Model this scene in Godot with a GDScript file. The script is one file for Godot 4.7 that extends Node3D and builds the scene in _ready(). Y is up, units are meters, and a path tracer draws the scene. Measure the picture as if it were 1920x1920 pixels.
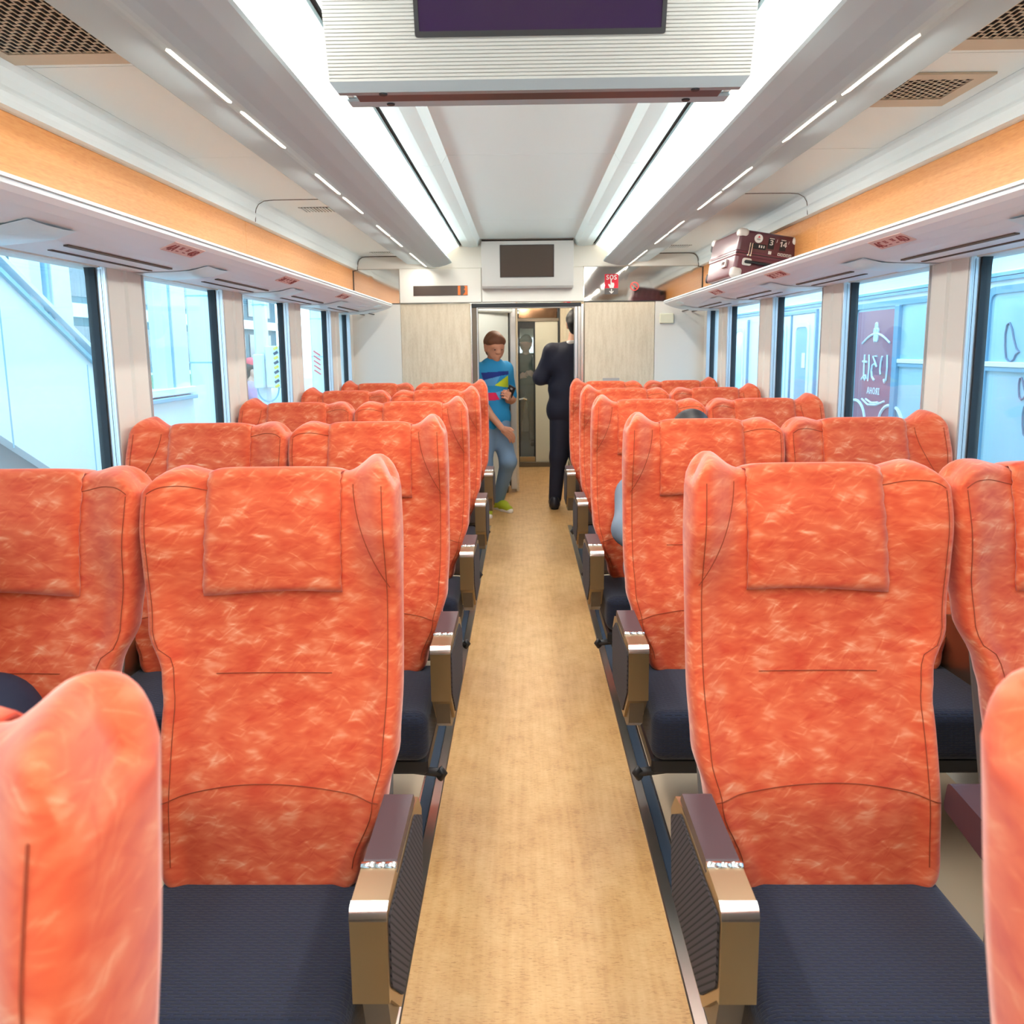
extends Node3D
# A railway carriage seen down its aisle: orange seats facing the camera, racks, ceiling lights, two displays, people at the far door.
# Car axes: x right, y up, the camera looks towards -z; floor at y = 0.

const PITCH := 1.048
const END := -6.41
const REAR := 2.6
var M := {}
var rng := RandomNumberGenerator.new()

func _ready():
	rng.seed = 7
	set_camera()
	set_light()
	make_materials()
	build_shell()
	build_walls()
	build_end_wall()
	build_ceiling()
	build_racks()
	build_vestibule()
	build_seats()
	build_displays()
	build_luggage()
	build_people()
	build_outside_left()
	build_outside_right()

func set_camera():
	var cam := Camera3D.new()
	cam.name = "camera"
	var f := 1500.0
	var pp := Vector2(960, 882)
	var vp := Vector2(981, 653)
	var roll := 0.0105
	var back := -Vector3((vp.x - pp.x) / f, (pp.y - vp.y) / f, -1).normalized()
	var right := Vector3(cos(roll), sin(roll), 0)
	right = (right - back * right.dot(back)).normalized()
	var up := back.cross(right)
	# rows of the world's axes seen by the camera, turned into the camera's axes seen by the world
	cam.transform = Transform3D(Basis(Vector3(right.x, up.x, back.x), Vector3(right.y, up.y, back.y), Vector3(right.z, up.z, back.z)), Vector3(-0.038, 1.44, 0))
	var near := 0.05
	cam.set_frustum(1920.0 / f * near, Vector2(0, (pp.y - 960.0) / f * near), near, 400.0)
	var lens := CameraAttributesPhysical.new()
	lens.frustum_focal_length = 5.7
	lens.frustum_focus_distance = 2.6
	lens.exposure_aperture = 1.8
	lens.frustum_near = near
	lens.frustum_far = 400.0
	cam.attributes = lens
	cam.current = true
	add_child(cam)

func set_light():
	var we := WorldEnvironment.new()
	we.name = "world_environment"
	var env := Environment.new()
	env.background_mode = Environment.BG_SKY
	var sky := Sky.new()
	var sm := ProceduralSkyMaterial.new()
	sm.sky_top_color = Color(0.60, 0.80, 0.95)
	sm.sky_horizon_color = Color(0.80, 0.93, 1.0)
	sm.ground_horizon_color = Color(0.62, 0.72, 0.78)
	sm.ground_bottom_color = Color(0.40, 0.45, 0.48)
	sm.sun_angle_max = 0.0
	sky.sky_material = sm
	env.sky = sky
	env.background_energy_multiplier = 5.6
	env.tonemap_mode = Environment.TONE_MAPPER_LINEAR
	env.tonemap_exposure = 1.35
	env.sdfgi_enabled = true
	env.ssao_enabled = true
	env.ssil_enabled = true
	we.environment = env
	add_child(we)
	for s in [-1.0, 1.0]:
		area("ceiling_strip_light", Vector3(s * 0.565, 2.165, -1.75), Vector3(-0.35 * s, -1, 0), Vector2(0.1, 8.5), 4.8, Color(1.0, 0.99, 0.965))
	omni("vestibule_light", Vector3(-0.05, 2.06, -7.3), 0.38, Color(1.0, 0.95, 0.88), 0.1)
	omni("gangway_light", Vector3(0, 1.96, -11.2), 0.12, Color(0.9, 0.98, 1.0), 0.1)
	omni("vestibule_light", Vector3(0.15, 2.06, -8.9), 0.45, Color(1.0, 0.93, 0.84), 0.1)

func area(called: String, at: Vector3, dir: Vector3, size: Vector2, energy: float, c: Color):
	var l := AreaLight3D.new()
	l.name = called
	l.area_size = size
	l.light_energy = energy
	l.light_color = c
	l.area_range = 20.0
	l.shadow_enabled = true
	var z := -dir.normalized()
	var y := Vector3(0, 0, 1)
	var x := y.cross(z).normalized()
	y = z.cross(x)
	l.transform = Transform3D(Basis(x, y, z), at)
	add_child(l, true)

func omni(called: String, at: Vector3, energy: float, c: Color, size := 0.05):
	var l := OmniLight3D.new()
	l.name = called
	l.position = at
	l.light_energy = energy
	l.light_color = c
	l.light_size = size
	l.omni_range = 20.0
	l.omni_attenuation = 2.0
	l.shadow_enabled = true
	add_child(l, true)

# ------------------------------------------------------------------ naming and committing
func thing(called: String, label: String, category: String, at := Vector3.ZERO, group := "", turn := 0.0) -> Node3D:
	var o := Node3D.new()
	o.name = called
	o.position = at
	o.rotation.y = turn
	add_child(o, true)
	tag(o, label, category, group)
	return o

func tag(o: Node, label: String, category: String, group := ""):
	if label: o.set_meta("label", label)
	if category: o.set_meta("category", category)
	if group: o.set_meta("group", group)

func struct_root(called: String) -> Node3D:
	var o := Node3D.new()
	o.name = called
	o.set_meta("kind", "structure")
	add_child(o, true)
	return o

func put(called: String, st: SurfaceTool, m: Material, parent: Node = self) -> MeshInstance3D:
	st.generate_normals()
	return put_mesh(called, st.commit(), m, parent)

func put_mesh(called: String, mesh: Mesh, m: Material, parent: Node = self) -> MeshInstance3D:
	var o := MeshInstance3D.new()
	o.name = called
	o.mesh = mesh
	o.material_override = m
	parent.add_child(o, true)
	return o

func struct_mesh(called: String, st: SurfaceTool, m: Material) -> MeshInstance3D:
	var o := put(called, st, m)
	o.set_meta("kind", "structure")
	return o

# ------------------------------------------------------------------ shapes
func mb(smooth := false) -> SurfaceTool:
	var st := SurfaceTool.new()
	st.begin(Mesh.PRIMITIVE_TRIANGLES)
	st.set_smooth_group(0 if smooth else -1)
	return st

func tri(st: SurfaceTool, a: Vector3, b: Vector3, c: Vector3):
	st.add_vertex(a); st.add_vertex(c); st.add_vertex(b)   # given counter-clockwise seen from outside

func quad(st: SurfaceTool, a: Vector3, b: Vector3, c: Vector3, d: Vector3):
	tri(st, a, b, c)
	tri(st, a, c, d)

# a box with chamfered edges
func box(st: SurfaceTool, at: Vector3, size: Vector3, bev := 0.0, basis := Basis.IDENTITY):
	var h := size / 2
	bev = minf(bev, minf(h.x, minf(h.y, h.z)) * 0.98)
	var t := Transform3D(basis, at)
	var ax := [0, 1, 2]
	var P := func(sx: float, sy: float, sz: float, which: int) -> Vector3:
		var s := [sx, sy, sz]
		var v := Vector3.ZERO
		for i in 3:
			v[i] = s[i] * (h[i] - (bev if i != which else 0.0))
		return t * v
	for i in ax:
		var j: int = (i + 1) % 3
		var k: int = (i + 2) % 3
		for s in [-1.0, 1.0]:
			var c := []
			for q in [[-1, -1], [1, -1], [1, 1], [-1, 1]]:
				var sg := [0.0, 0.0, 0.0]
				sg[i] = s; sg[j] = q[0]; sg[k] = q[1]
				c.append(P.call(sg[0], sg[1], sg[2], i))
			if s > 0: quad(st, c[0], c[1], c[2], c[3])
			else: quad(st, c[3], c[2], c[1], c[0])
	if bev <= 0.0: return
	for i in ax:                                        # edges along axis i
		var j: int = (i + 1) % 3
		var k: int = (i + 2) % 3
		for sj in [-1.0, 1.0]:
			for sk in [-1.0, 1.0]:
				var v := []
				for e in [[-1.0, j], [1.0, j], [1.0, k], [-1.0, k]]:
					var sg := [0.0, 0.0, 0.0]
					sg[i] = e[0]; sg[j] = sj; sg[k] = sk
					v.append(P.call(sg[0], sg[1], sg[2], e[1]))
				if sj * sk > 0: quad(st, v[3], v[2], v[1], v[0])
				else: quad(st, v[0], v[1], v[2], v[3])
	for sx in [-1.0, 1.0]:
		for sy in [-1.0, 1.0]:
			for sz in [-1.0, 1.0]:
				var a: Vector3 = P.call(sx, sy, sz, 0)
				var b: Vector3 = P.call(sx, sy, sz, 1)
				var c: Vector3 = P.call(sx, sy, sz, 2)
				if sx * sy * sz > 0: tri(st, a, b, c)
				else: tri(st, a, c, b)

func bx(called: String, at: Vector3, size: Vector3, m: Material, parent: Node, bev := 0.004, basis := Basis.IDENTITY) -> MeshInstance3D:
	var st := mb()
	box(st, at, size, bev, basis)
	return put(called, st, m, parent)

# polygon (counter-clockwise) in the local xy plane of t, pushed from z0 to z1
func prism(st: SurfaceTool, pts: PackedVector2Array, z0: float, z1: float, t := Transform3D.IDENTITY, caps := true):
	if Geometry2D.is_polygon_clockwise(pts):
		pts = pts.duplicate()
		pts.reverse()
	var flip := t.basis.determinant() < 0
	var n := pts.size()
	for i in n:
		var a := pts[i]
		var b := pts[(i + 1) % n]
		var q := [t * Vector3(a.x, a.y, z0), t * Vector3(b.x, b.y, z0), t * Vector3(b.x, b.y, z1), t * Vector3(a.x, a.y, z1)]
		if flip: q.reverse()
		quad(st, q[0], q[1], q[2], q[3])
	if caps:
		var ix := Geometry2D.triangulate_polygon(pts)
		for k in range(0, ix.size(), 3):
			var a := pts[ix[k]]
			var b := pts[ix[k + 1]]
			var c := pts[ix[k + 2]]
			if (b - a).cross(c - a) < 0:
				var w := b
				b = c
				c = w
			if flip:
				var w2 := b
				b = c
				c = w2
			tri(st, t * Vector3(a.x, a.y, z1), t * Vector3(b.x, b.y, z1), t * Vector3(c.x, c.y, z1))
			tri(st, t * Vector3(a.x, a.y, z0), t * Vector3(c.x, c.y, z0), t * Vector3(b.x, b.y, z0))

# an open strip of profile points (x, y) drawn along z; two-sided sheet without caps, given thickness by 'thick' upwards
func rounded(pts: PackedVector2Array, r: float, n := 4) -> PackedVector2Array:
	var out := PackedVector2Array()
	var m := pts.size()
	for i in m:
		var p := pts[i]
		var a := pts[(i + m - 1) % m] - p
		var b := pts[(i + 1) % m] - p
		var rr := minf(r, minf(a.length(), b.length()) * 0.48)
		var p0 := p + a.normalized() * rr
		var p1 := p + b.normalized() * rr
		for k in n + 1:
			var u := float(k) / n
			out.append(p0.lerp(p, u).lerp(p.lerp(p1, u), u))
	return out

func rect(w: float, h: float, r := 0.0, n := 4, c := Vector2.ZERO) -> PackedVector2Array:
	var p := PackedVector2Array([c + Vector2(-w / 2, -h / 2), c + Vector2(w / 2, -h / 2), c + Vector2(w / 2, h / 2), c + Vector2(-w / 2, h / 2)])
	return rounded(p, r, n) if r > 0 else p

func disc(r: float, n := 24, c := Vector2.ZERO, ry := -1.0) -> PackedVector2Array:
	var p := PackedVector2Array()
	for i in n:
		p.append(c + Vector2(cos(TAU * i / n) * r, sin(TAU * i / n) * (ry if ry > 0 else r)))
	return p

# a frame between two outlines with the same number of points
func ring(st: SurfaceTool, outer: PackedVector2Array, inner: PackedVector2Array, z0: float, z1: float, t := Transform3D.IDENTITY):
	var n := outer.size()
	for i in n:
		var j := (i + 1) % n
		var o0 := outer[i]
		var o1 := outer[j]
		var i0 := inner[i]
		var i1 := inner[j]
		quad(st, t * Vector3(o0.x, o0.y, z1), t * Vector3(o1.x, o1.y, z1), t * Vector3(i1.x, i1.y, z1), t * Vector3(i0.x, i0.y, z1))
		quad(st, t * Vector3(o1.x, o1.y, z0), t * Vector3(o0.x, o0.y, z0), t * Vector3(i0.x, i0.y, z0), t * Vector3(i1.x, i1.y, z0))
		quad(st, t * Vector3(o0.x, o0.y, z0), t * Vector3(o1.x, o1.y, z0), t * Vector3(o1.x, o1.y, z1), t * Vector3(o0.x, o0.y, z1))
		quad(st, t * Vector3(i1.x, i1.y, z0), t * Vector3(i0.x, i0.y, z0), t * Vector3(i0.x, i0.y, z1), t * Vector3(i1.x, i1.y, z1))

func tube(st: SurfaceTool, pts: Array, r: float, n := 8, caps := true, closed := false):
	var rings := []
	var m := pts.size()
	var ref := Vector3.UP
	for i in m:
		var p: Vector3 = pts[i]
		var a: Vector3 = pts[(i - 1 + m) % m] if closed else pts[maxi(i - 1, 0)]
		var b: Vector3 = pts[(i + 1) % m] if closed else pts[mini(i + 1, m - 1)]
		var d := (b - a).normalized()
		if i == 0: ref = Vector3.UP if absf(d.y) < 0.9 else Vector3.RIGHT
		var u := d.cross(ref).normalized()
		ref = u.cross(d).normalized()
		var row := []
		for k in n:
			var w := TAU * k / n
			row.append(p + (u * cos(w) + ref * sin(w)) * r)
		rings.append(row)
	for i in (m if closed else m - 1):
		var r0: Array = rings[i]
		var r1: Array = rings[(i + 1) % m]
		for k in n:
			quad(st, r0[k], r0[(k + 1) % n], r1[(k + 1) % n], r1[k])
	if caps and not closed:
		for k in range(1, n - 1):
			tri(st, rings[0][0], rings[0][k + 1], rings[0][k])
			tri(st, rings[m - 1][0], rings[m - 1][k], rings[m - 1][k + 1])

# profile of (radius, height) turned round the local y axis of t
func lathe(st: SurfaceTool, prof: Array, t: Transform3D, n := 20):
	for i in prof.size() - 1:
		var a: Vector2 = prof[i]
		var b: Vector2 = prof[i + 1]
		for k in n:
			var w0 := TAU * k / n
			var w1 := TAU * (k + 1) / n
			quad(st, t * Vector3(cos(w1) * a.x, a.y, sin(w1) * a.x), t * Vector3(cos(w0) * a.x, a.y, sin(w0) * a.x), t * Vector3(cos(w0) * b.x, b.y, sin(w0) * b.x), t * Vector3(cos(w1) * b.x, b.y, sin(w1) * b.x))

# rows of points -> smooth sheet
func sheet(st: SurfaceTool, rows: Array, closed := false, flip := false):
	for i in rows.size() - 1:
		var a: Array = rows[i]
		var b: Array = rows[i + 1]
		var n := a.size()
		for k in (n if closed else n - 1):
			var l := (k + 1) % n
			if flip: quad(st, a[k], b[k], b[l], a[l])
			else: quad(st, a[k], a[l], b[l], b[k])

# soft box: superellipsoid-like cushion
func cushion(st: SurfaceTool, at: Vector3, size: Vector3, r: float, basis := Basis.IDENTITY, n := 5):
	var h := size / 2
	var t := Transform3D(basis, at)
	for i in 3:
		var j := (i + 1) % 3
		var k := (i + 2) % 3
		var lj := edge_list(h[j], r, n)
		var lk := edge_list(h[k], r, n)
		for s in [-1.0, 1.0]:
			var rows := []
			for a in lj:
				var row := []
				for b in lk:
					var v := Vector3.ZERO
					v[i] = s * h[i]; v[j] = a; v[k] = b
					var core := Vector3(clampf(v.x, -h.x + r, h.x - r), clampf(v.y, -h.y + r, h.y - r), clampf(v.z, -h.z + r, h.z - r))
					row.append(t * (core + (v - core).normalized() * r))
				rows.append(row)
			sheet(st, rows, false, s > 0)

func edge_list(h: float, r: float, n: int) -> Array:
	var l := []
	for i in n + 1: l.append(-h + r * (1.0 - tan(PI / 4 * (1.0 - float(i) / n))))
	for i in range(n, -1, -1): l.append(h - r * (1.0 - tan(PI / 4 * (1.0 - float(i) / n))))
	return l

func soft(called: String, at: Vector3, size: Vector3, r: float, m: Material, parent: Node, basis := Basis.IDENTITY, n := 4) -> MeshInstance3D:
	var st := mb(true)
	cushion(st, at, size, r, basis, n)
	st.index()
	return put(called, st, m, parent)

func text(called: String, s: String, height: float, t: Transform3D, m: Material, parent: Node, bold := true, depth := 0.001) -> MeshInstance3D:
	var tm := TextMesh.new()
	var sf := SystemFont.new()
	sf.font_names = PackedStringArray(["Droid Sans"])
	sf.font_weight = 700 if bold else 400
	tm.font = sf
	tm.font_size = 64
	tm.pixel_size = height / 46.0
	tm.depth = depth
	tm.text = s
	var o := put_mesh(called, tm, m, parent)
	o.transform = t
	return o

# ------------------------------------------------------------------ materials
func mat(key: String, c: Color, rough := 0.6, metal := 0.0) -> StandardMaterial3D:
	var m := StandardMaterial3D.new()
	m.albedo_color = c
	m.roughness = rough
	m.metallic = metal
	m.resource_name = key
	M[key] = m
	return m

func rgb8(r: int, g: int, b: int) -> Color:
	return Color8(r, g, b)

func glow(key: String, c: Color, energy: float) -> StandardMaterial3D:
	var m := mat(key, c, 0.5)
	m.emission_enabled = true
	m.emission = c
	m.emission_energy_multiplier = energy
	return m

func tex(img: Image) -> ImageTexture:
	return ImageTexture.create_from_image(img)

func noise_img(w: int, h: int, freq: float, seed_: int, oct := 4, warp := 0.0) -> PackedByteArray:
	var n := FastNoiseLite.new()
	n.seed = seed_
	n.frequency = freq
	n.fractal_octaves = oct
	if warp > 0:
		n.domain_warp_enabled = true
		n.domain_warp_amplitude = warp
		n.domain_warp_frequency = freq * 1.3
	var im := n.get_seamless_image(w, h)
	im.convert(Image.FORMAT_L8)
	return im.get_data()

func stretched(w: int, h: int, sw: int, sh: int, freq: float, seed_: int, oct := 4) -> PackedByteArray:
	var n := FastNoiseLite.new()
	n.seed = seed_
	n.frequency = freq
	n.fractal_octaves = oct
	var im := n.get_seamless_image(sw, sh)
	im.convert(Image.FORMAT_L8)
	im.resize(w, h, Image.INTERPOLATE_CUBIC)
	return im.get_data()

func ramp3(a: Color, b: Color, c: Color, t: float) -> Color:
	t = clampf(t, 0, 1)
	return a.lerp(b, t * 2) if t < 0.5 else b.lerp(c, t * 2 - 1)

func from_field(w: int, h: int, f: PackedFloat32Array, a: Color, b: Color, c: Color) -> Image:
	var lut := PackedByteArray()
	for i in 256:
		var q := ramp3(a, b, c, i / 255.0)
		lut.append(int(q.r * 255)); lut.append(int(q.g * 255)); lut.append(int(q.b * 255))
	var d := PackedByteArray()
	d.resize(w * h * 3)
	for i in w * h:
		var v := clampi(int(f[i] * 255.0), 0, 255) * 3
		d[i * 3] = lut[v]; d[i * 3 + 1] = lut[v + 1]; d[i * 3 + 2] = lut[v + 2]
	return Image.create_from_data(w, h, false, Image.FORMAT_RGB8, d)

# feathery orange plush: mottled ground with short curved brush strokes
func plush_image() -> Image:
	var w := 1024
	var f := PackedFloat32Array()
	f.resize(w * w)
	var big := stretched(w, w, 512, 1024, 0.012, 3, 3)
	var mid := stretched(w, w, 384, 1024, 0.022, 5, 4)
	for i in w * w:
		f[i] = 0.40 + (big[i] / 255.0 - 0.5) * 0.60 + (mid[i] / 255.0 - 0.5) * 0.30
	var r := RandomNumberGenerator.new()
	r.seed = 21
	for k in 2100:
		var x := r.randf() * w
		var y := r.randf() * w
		var ang := r.randf_range(-0.5, 0.45)
		if r.randf() < 0.25: ang = r.randf_range(-0.95, -0.4)
		var curve := r.randf_range(-0.010, 0.010)
		var length := r.randi_range(30, 95)
		var wid := r.randf_range(2.5, 10.0)
		var amp := r.randf_range(0.10, 0.42) * (1.0 if r.randf() < 0.58 else -0.9)
		for s in length:
			x += cos(ang); y += sin(ang)
			ang += curve
			var u := float(s) / length
			var env := sin(PI * u) * amp * 0.50
			var ww := wid * (0.35 + 0.65 * sin(PI * u))
			var iw := int(ceil(ww))
			for q in range(-iw, iw + 1):
				var g := 1.0 - absf(q) / (ww + 0.01)
				if g <= 0: continue
				var px := posmod(int(x - sin(ang) * q), w)
				var py := posmod(int(y + cos(ang) * q), w)
				f[py * w + px] += env * g
	return from_field(w, w, f, Color8(200, 56, 16), Color8(221, 96, 52), Color8(240, 176, 142))

func cork_image() -> Image:
	var w := 1024
	var f := PackedFloat32Array()
	f.resize(w * w)
	var streak := stretched(w, w, 1024, 64, 0.03, 11, 4)      # runs along v (the aisle)
	var soft_ := noise_img(w, w, 0.006, 12, 3)
	var grain := stretched(w, w, 256, 1024, 0.09, 13, 2)       # short marks across
	for i in w * w:
		f[i] = 0.58 + (streak[i] / 255.0 - 0.5) * 0.20 + (soft_[i] / 255.0 - 0.5) * 0.25 + (grain[i] / 255.0 - 0.5) * 0.14
	var r := RandomNumberGenerator.new()
	r.seed = 5
	for k in 9000:
		var x := r.randi() % w
		var y := r.randi() % w
		var length := r.randi_range(5, 15)
		var a := r.randf_range(0.06, 0.22)
		for s in length:
			f[y * w + (x + s) % w] -= a
			f[((y + 1) % w) * w + (x + s + k % 3) % w] -= a * 0.7
	return from_field(w, w, f, Color8(150, 100, 54), Color8(208, 160, 102), Color8(236, 198, 144))

func wood_image() -> Image:
	var w := 1024
	var h := 512
	var f := PackedFloat32Array()
	f.resize(w * h)
	var a := stretched(w, h, 18, 512, 0.035, 31, 3)
	var b := stretched(w, h, 200, 512, 0.10, 32, 2)
	for i in w * h:
		var g := a[i] / 255.0
		f[i] = 0.55 + (g - 0.5) * 0.3 + (absf(fposmod(g * 14.0, 1.0) - 0.5) - 0.25) * 0.34 + (b[i] / 255.0 - 0.5) * 0.28
	return from_field(w, h, f, Color8(196, 118, 56), Color8(232, 156, 86), Color8(246, 184, 118))

func ash_image() -> Image:
	var w := 512
	var h := 1024
	var f := PackedFloat32Array()
	f.resize(w * h)
	var a := stretched(w, h, 512, 64, 0.05, 41, 4)
	var b := stretched(w, h, 512, 160, 0.2, 42, 2)
	for i in w * h:
		f[i] = 0.5 + (a[i] / 255.0 - 0.5) * 0.5 + (b[i] / 255.0 - 0.5) * 0.3
	return from_field(w, h, f, Color8(196, 180, 152), Color8(217, 203, 178), Color8(231, 220, 200))

# woven navy: staggered dashes
func weave_images() -> Array:
	var w := 256
	var col := Image.create(w, w, false, Image.FORMAT_RGB8)
	var hgt := Image.create(w, w, false, Image.FORMAT_L8)
	col.fill(Color8(27, 34, 56))
	hgt.fill(Color8(150, 150, 150))
	var r := RandomNumberGenerator.new()
	r.seed = 9
	for row in 16:
		for k in 4:
			var x := k * 64 + (32 if row % 2 else 0)
			var y := row * 16 + 5
			for i in 44:
				for j in 5:
					var px := posmod(x + i + r.randi_range(-1, 1), w)
					col.set_pixel(px, y + j, Color8(9, 11, 22))
					hgt.set_pixel(px, y + j, Color8(40, 40, 40))
			for j in 3:
				col.set_pixel(posmod(x - 6, w), y + j, Color8(72, 82, 108))
				col.set_pixel(posmod(x - 5, w), y + j, Color8(58, 68, 92))
	return [col, hgt]

func ribbed_image() -> Image:
	# dark cloth with fine slanting ribs
	var w := 128
	var im := Image.create(w, w, false, Image.FORMAT_RGB8)
	for y in w:
		for x in w:
			var k := posmod(x - y, 16)
			im.set_pixel(x, y, Color8(16, 14, 18) if k < 3 else (Color8(48, 44, 50) if k < 5 else Color8(72, 66, 70)))
	return im

func make_materials():
	var m := mat("plush", Color.WHITE, 0.85)
	m.albedo_texture = tex(plush_image())
	m.uv1_triplanar = true
	m.uv1_triplanar_sharpness = 6.0
	m.uv1_scale = Vector3.ONE * 1.75
	m.uv1_offset = Vector3(0.13, 0.21, 0.4)
	m.rim_enabled = true
	m.rim = 0.7
	m.rim_tint = 0.5
	var m2: StandardMaterial3D = m.duplicate()
	m2.uv1_offset = Vector3(0.61, 0.55, 0.1)
	M["plush_flap"] = m2
	mat("thread", Color8(150, 58, 28), 0.8)
	m = mat("weave", Color.WHITE, 0.9)
	var wv := weave_images()
	m.albedo_texture = tex(wv[0])
	m.heightmap_enabled = true
	m.heightmap_texture = tex(wv[1])
	m.heightmap_scale = 0.25
	m.uv1_triplanar = true
	m.uv1_scale = Vector3.ONE * 9.0
	m.rim_enabled = true
	m.rim = 0.25
	m = mat("ribbed", Color.WHITE, 0.9)
	m.albedo_texture = tex(ribbed_image())
	m.uv1_triplanar = true
	m.uv1_scale = Vector3.ONE * 9.0
	m = mat("cork", Color.WHITE, 0.38)
	m.albedo_texture = tex(cork_image())
	m.uv1_triplanar = true
	m.uv1_world_triplanar = true
	m.uv1_scale = Vector3.ONE * 1.25
	m = mat("beech", Color.WHITE, 0.42)
	m.albedo_texture = tex(wood_image())
	m.uv1_triplanar = true
	m.uv1_world_triplanar = true
	m.uv1_scale = Vector3(1.0, 2.2, 1.0)
	m = mat("ash", Color.WHITE, 0.5)
	m.albedo_texture = tex(ash_image())
	m.uv1_triplanar = true
	m.uv1_world_triplanar = true
	m.uv1_scale = Vector3.ONE * 1.1
	mat("cream", Color8(226, 224, 216), 0.45)
	mat("white", Color8(230, 240, 241), 0.4)
	mat("panel", Color8(228, 221, 210), 0.5)
	mat("ceiling", Color8(226, 243, 246), 0.5)
	mat("beam", Color8(182, 200, 206), 0.5)
	mat("rack", Color8(234, 242, 247), 0.45)
	mat("grille", Color8(198, 182, 160), 0.5)
	mat("under_floor", Color8(196, 174, 146), 0.6)
	mat("void", Color8(14, 12, 16), 0.8)
	mat("seam", Color8(96, 86, 78), 0.8)
	mat("rubber", Color8(24, 30, 36), 0.55)
	mat("plastic", Color8(38, 38, 42), 0.5)
	mat("shell", Color8(104, 100, 96), 0.5)
	mat("pad", Color8(74, 56, 62), 0.42)
	mat("steel", Color8(196, 190, 182), 0.28, 1.0)
	mat("bright_steel", Color8(226, 224, 220), 0.22, 1.0)
	mat("brushed", Color8(168, 150, 122), 0.36, 1.0)
	mat("silver", Color8(205, 208, 212), 0.3, 0.7)
	mat("frame_brown", Color8(108, 98, 86), 0.4, 0.4)
	mat("navy_groove", Color8(34, 52, 72), 0.6)
	m = mat("mirror", Color8(214, 210, 204), 0.05, 1.0)
	m.normal_enabled = true
	var nt := NoiseTexture2D.new()
	nt.width = 256
	nt.height = 256
	nt.seamless = true
	nt.as_normal_map = true
	nt.bump_strength = 3.0
	var fn := FastNoiseLite.new()
	fn.frequency = 0.006
	fn.fractal_octaves = 1
	fn.seed = 4
	nt.noise = fn
	m.normal_texture = nt
	m.normal_scale = 0.10
	m.uv1_triplanar = true
	m.uv1_scale = Vector3.ONE * 2.0
	mat("display_grey", Color8(184, 184, 181), 0.5)
	mat("rail_grey", Color8(172, 196, 208), 0.5)
	mat("display_under", Color8(150, 158, 164), 0.5)
	m = mat("screen", Color8(42, 20, 62), 0.08)
	m = mat("screen_far", Color8(64, 55, 50), 0.2)
	m = mat("glass", Color(0.75, 0.95, 1.0, 0.05), 0.02)
	m.metallic_specular = 0.34
	m.transparency = BaseMaterial3D.TRANSPARENCY_ALPHA
	m = mat("far_glass", Color(0.45, 0.72, 0.85, 0.45), 0.04)
	m.transparency = BaseMaterial3D.TRANSPARENCY_ALPHA
	m = mat("bracket", Color(0.86, 0.95, 0.98), 0.3)
	glow("lamp", Color(1.0, 0.97, 0.90), 1.25)
	glow("slot_lamp", Color(1.0, 0.97, 0.9), 1.5)
	mat("red", Color8(222, 30, 56), 0.5)
	mat("sign_white", Color8(244, 240, 236), 0.5)
	mat("sign_grey", Color8(96, 92, 90), 0.5)
	mat("amber", Color8(240, 120, 40), 0.5)
	mat("led_board", Color8(74, 60, 52), 0.35)
	mat("ring_red", Color8(226, 74, 72), 0.5)
	mat("switch", Color8(224, 222, 196), 0.5)
	mat("plate_grey", Color8(176, 172, 170), 0.5)
	mat("sign_plate", Color8(226, 190, 180), 0.4)
	mat("sign_ink", Color8(150, 52, 44), 0.5)
	mat("vest_wall", Color8(206, 204, 190), 0.5)
	mat("dark_mirror", Color8(120, 92, 70), 0.12, 0.9)
	m = mat("door_glass", Color(0.5, 0.6, 0.6, 0.12), 0.02)
	m.transparency = BaseMaterial3D.TRANSPARENCY_ALPHA
	glow("gang_lamp", Color(0.9, 0.98, 1.0), 1.3)

# ------------------------------------------------------------------ shell
func build_shell():
	var root := struct_root("floor")
	var zl := REAR - END
	var zm := (REAR + END) / 2
	bx("aisle_covering", Vector3(0, -0.04, (REAR - 9.9) / 2), Vector3(0.63, 0.08, REAR + 9.9), M.cork, root, 0.0)
	for s in [-1.0, 1.0]:
		bx("side_covering", Vector3(s * 0.93, -0.04, zm), Vector3(1.09, 0.08, zl), M.under_floor, root, 0.0)
		bx("rail", Vector3(s * 0.331, -0.033, zm), Vector3(0.032, 0.08, zl), M.steel, root, 0.003)
		bx("groove", Vector3(s * 0.363, -0.045, zm), Vector3(0.034, 0.08, zl), M.navy_groove, root, 0.0)
		bx("rail", Vector3(s * 0.3835, -0.036, zm), Vector3(0.007, 0.08, zl), M.bright_steel, root, 0.001)

func profile_strip(st: SurfaceTool, pts: Array, s: float, z0: float, z1: float):
	# pts listed for the right side (x > 0); closed polygon
	var p := PackedVector2Array()
	for q in pts: p.append(Vector2(q[0] * s, q[1]))
	prism(st, p, z0, z1)

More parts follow.
